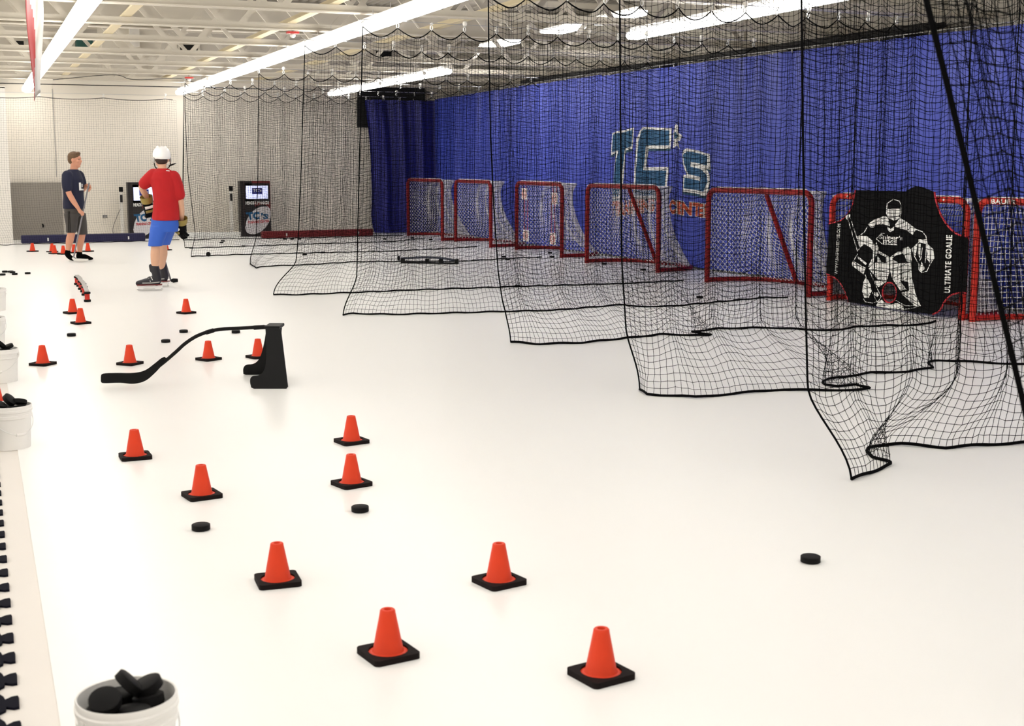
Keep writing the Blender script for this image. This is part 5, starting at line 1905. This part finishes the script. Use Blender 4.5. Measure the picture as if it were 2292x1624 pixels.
rings(s, [(-0.03, -0.085, 0.535, 0.083, 0.085), (-0.008, -0.055, 0.64, 0.098, 0.10), (0.02, -0.01, 0.77, 0.115, 0.11)])
rings(s, [(-0.02, 0.245, 0.53, 0.080, 0.085), (0.025, 0.17, 0.64, 0.098, 0.105), (0.09, 0.08, 0.77, 0.115, 0.11)])
organic('shorts', s, M_SHB, kid, 0.009, 2)
# hair under the helmet
s = MB()
s.ball(hk_ + Vector((0.004, -0.03, -0.03)), (0.074, 0.072, 0.062), 16, 10)
organic('hair', s, M_HAIRD, kid, 0.008, 1)
# helmet
hl = MB()
prof = [(0.0, 0.128), (0.035, 0.124), (0.07, 0.108), (0.092, 0.08), (0.103, 0.045), (0.104, 0.01), (0.098, -0.012)]
n = 28
vs, fs = [], []
for i, (r, z) in enumerate(prof):
    for k in range(n):
        a = 2 * math.pi * k / n
        low = -0.02 * max(0.0, -math.sin(a)) if i >= 5 else 0.0
        vs.append((r * 1.0 * math.cos(a), r * 1.16 * math.sin(a), z + low))
for i, (r, z) in enumerate(reversed(prof)):
    for k in range(n):
        a = 2 * math.pi * k / n
        low = -0.02 * max(0.0, -math.sin(a)) if i <= 1 else 0.0
        vs.append((max(0, r - 0.012) * math.cos(a), max(0, r * 1.16 - 0.012) * math.sin(a), z - 0.012 + low))
T2 = len(prof) * 2
for i in range(T2 - 1):
    for k in range(n):
        k2 = (k + 1) % n
        fs.append((i * n + k, i * n + k2, (i + 1) * n + k2, (i + 1) * n + k))
hl.add([Vector(v) for v in vs], fs)
he = hl.build('helmet', M_HELM, kid, True)
he.location = hk_ + Vector((0.0, 0.005, 0.0))
he.rotation_euler = (math.radians(-12), 0, math.radians(28))
for ax in (-0.045, 0.0, 0.045):
    r_ = MB()
    r_.tube(spline([(ax, -0.085, 0.085), (ax, -0.03, 0.122), (ax, 0.05, 0.118), (ax, 0.10, 0.08)], 4), 0.011, 6)
    r_.build('helmet_ridge', M_HELM, he, True)
for sx_ in (-1, 1):
    e = MB()
    e.ball((sx_ * 0.098, 0.0, -0.03), (0.012, 0.032, 0.04), 10, 8)
    e.build('ear_guard', M_GREY, he, True)
    e = MB()
    e.tube(spline([(sx_ * 0.098, 0.0, -0.06), (sx_ * 0.085, 0.02, -0.11), (sx_ * 0.04, 0.06, -0.14)], 4), 0.006, 6)
    e.build('chin_strap', M_BLACK, he, True)
e = MB()
e.tube([(0.07, -0.02, -0.11), (0.10, -0.05, -0.10), (0.15, -0.06, -0.085)], [0.008, 0.011, 0.003], 6)
e.build('loose_strap', M_BLACK, he, True)
for k in range(5):
    zz = 0.0 - 0.03 * k
    e = MB()
    e.tube([(0.105 * math.sin(q), 0.09 + 0.055 * math.cos(q), zz) for q in np.linspace(-1.45, 1.45, 10)], 0.0025, 5)
    e.build('face_cage', M_GREY, he, True)


def glove(c, rot, label):
    """hockey glove: cuff, back roll and five thick fingers round the stick"""
    g = MB()
    R = Matrix.Rotation(rot[2], 3, 'Z') @ Matrix.Rotation(rot[1], 3, 'Y') @ Matrix.Rotation(rot[0], 3, 'X')
    c = Vector(c)
    P = lambda x, y, z: tuple(c + R @ (Vector((x, y, z)) * 1.25))
    limb(g, [P(0, 0, 0.02), P(0, 0, -0.05)], [0.062, 0.06], 12)
    for q in range(4):
        x = -0.036 + 0.024 * q
        limb(g, [P(x, -0.02, -0.06), P(x, -0.01, -0.105), P(x, 0.03, -0.11)], [0.020, 0.0185, 0.016], 8)
    limb(g, [P(0.05, 0.0, -0.03), P(0.058, 0.03, -0.07), P(0.04, 0.05, -0.085)], [0.02, 0.019, 0.016], 8)
    go = organic('glove', g, M_BLACKV, kid, 0.008, 2)
    if label:
        go['label'] = label
    cu = MB()
    R4 = R.to_4x4()
    pts = [(0.062, 0.095), (0.058, 0.05), (0.05, 0.03), (0.044, 0.03), (0.052, 0.05), (0.056, 0.095)]
    cu.lathe(pts, 18, cap0=False, cap1=False)
    cu.v = [P(*v) for v in cu.v]
    cu.f += []
    cu.build('cuff', M_OLIVE, go, True)
    rl = MB()
    rl.tube([P(-0.045, -0.05, 0.0), P(0, -0.058, 0.0), P(0.045, -0.05, 0.0)], 0.017, 8)
    rl.build('glove_roll', M_WHITE, go, True)
    rl = MB()
    rl.tube([P(-0.045, -0.052, -0.04), P(0, -0.058, -0.04), P(0.045, -0.052, -0.04)], 0.016, 8)
    rl.build('glove_roll', M_OLIVE, go, True)
    return go


glove((-0.155, 0.13, 1.01), (math.radians(16), math.radians(-14), math.radians(30)), 'black, white and olive hockey glove on the stick')
glove((0.225, 0.19, 0.755), (math.radians(12), math.radians(24), math.radians(-50)), 'black, white and olive hockey glove hanging free')


def skate(ankle, toe, lift=0.0):
    """boot, sole holder and steel under one foot"""
    ax, ay, _ = ankle
    d = Vector((toe[0] - ax, toe[1] - ay, 0)).normalized()
    sd = Vector((-d.y, d.x, 0))
    A = Vector((ax, ay, 0))
    P = lambda f, s_, z: tuple(A + d * f + sd * s_ + Vector((0, 0, z)))
    b = MB()
    limb(b, [P(0.0, 0, 0.27), P(-0.012, 0, 0.20), P(-0.02, 0, 0.135), P(-0.015, 0, 0.105)], [0.056, 0.050, 0.052, 0.046], 12)
    limb(b, [P(-0.02, 0, 0.11), P(0.07, 0, 0.115), P(0.14, 0, 0.103), P(0.20, 0, 0.095)], [0.045, 0.047, 0.042, 0.032], 12)
    limb(b, [P(0.03, 0, 0.25), P(0.045, 0, 0.30)], [0.034, 0.026], 10)
    bo = organic('skate', b, M_SKATE, kid, 0.008, 2)
    h = MB()
    h.prism([[(-0.075, 0.072), (0.21, 0.072), (0.215, 0.06), (0.19, 0.03), (0.15, 0.024), (0.12, 0.045), (0.03, 0.045), (0.0, 0.024), (-0.06, 0.024), (-0.08, 0.05)]],
            lambda u, v: Vector(P(u, -0.014, v)), sd * 0.028)
    h.build('blade_holder', M_HELM, bo)
    st_ = MB()
    st_.prism([[(-0.085, 0.02), (-0.07, 0.004), (-0.02, 0.0), (0.16, 0.0), (0.20, 0.006), (0.222, 0.024), (0.2, 0.032), (-0.075, 0.032)]], lambda u, v: Vector(P(u, -0.002, v)), sd * 0.004)
    st_.build('blade', M_WIRE, bo)
    for f0, z0 in ((0.03, 0.155), (0.055, 0.135)):
        w_ = MB()
        w_.tube([P(f0, -0.05, z0 - 0.02), P(f0 + 0.02, -0.02, z0 + 0.02), P(f0 + 0.02, 0.02, z0 + 0.02), P(f0, 0.05, z0 - 0.02)], 0.004, 5)
        w_.build('lace', M_WHITE, bo, True)
    w_ = MB()
    w_.tube([P(-0.05, -0.048, 0.11), P(0.05, -0.052, 0.10), P(0.15, -0.045, 0.10)], 0.006, 6)
    w_.tube([P(-0.05, 0.048, 0.11), P(0.05, 0.052, 0.10), P(0.15, 0.045, 0.10)], 0.006, 6)
    w_.build('boot_stripe', M_GREY, bo, True)
    so_ = MB()
    so_.prism([[(-0.075, 0.07), (0.21, 0.07), (0.218, 0.082), (-0.08, 0.082)]], lambda u, v: Vector(P(u, -0.038, v)), sd * 0.076)
    so_.build('boot_sole', M_KRED, bo)


skate((-0.04, -0.10, 0.0), (-0.25, -0.15, 0.0))
skate((-0.075, 0.385, 0.0), (-0.26, 0.45, 0.0))

# the skater's stick in the gloved left hand, blade on the floor ahead
tipw = fl(386, 632.5) - Vector(kid.location)
tl = Matrix.Rotation(YAW, 3, 'Z') @ tipw
ks = thing('hockey_stick', 'dark hockey stick with taped blade held by the skater', 'stick', kid.location.copy(), -YAW)
top_ = Vector((-0.145, 0.165, 0.93))
heel = Vector((tl.x - 0.02, tl.y, 0.03))
dv = (heel - top_).normalized()
m = MB()
m.tube([tuple(top_ - dv * 0.12), tuple(top_), tuple(heel)], 0.012, 8)
m.build('shaft', mat('stick_silver', (96, 92, 98), 0.4), ks, True)
m = MB()
m.tube([tuple(heel), tuple(heel + Vector((0.03, 0.0, -0.002))), tuple(heel + Vector((0.085, 0.02, 0.0)))], [0.014, 0.028, 0.022], 8)
m.build('blade', M_BLACK, ks, True)
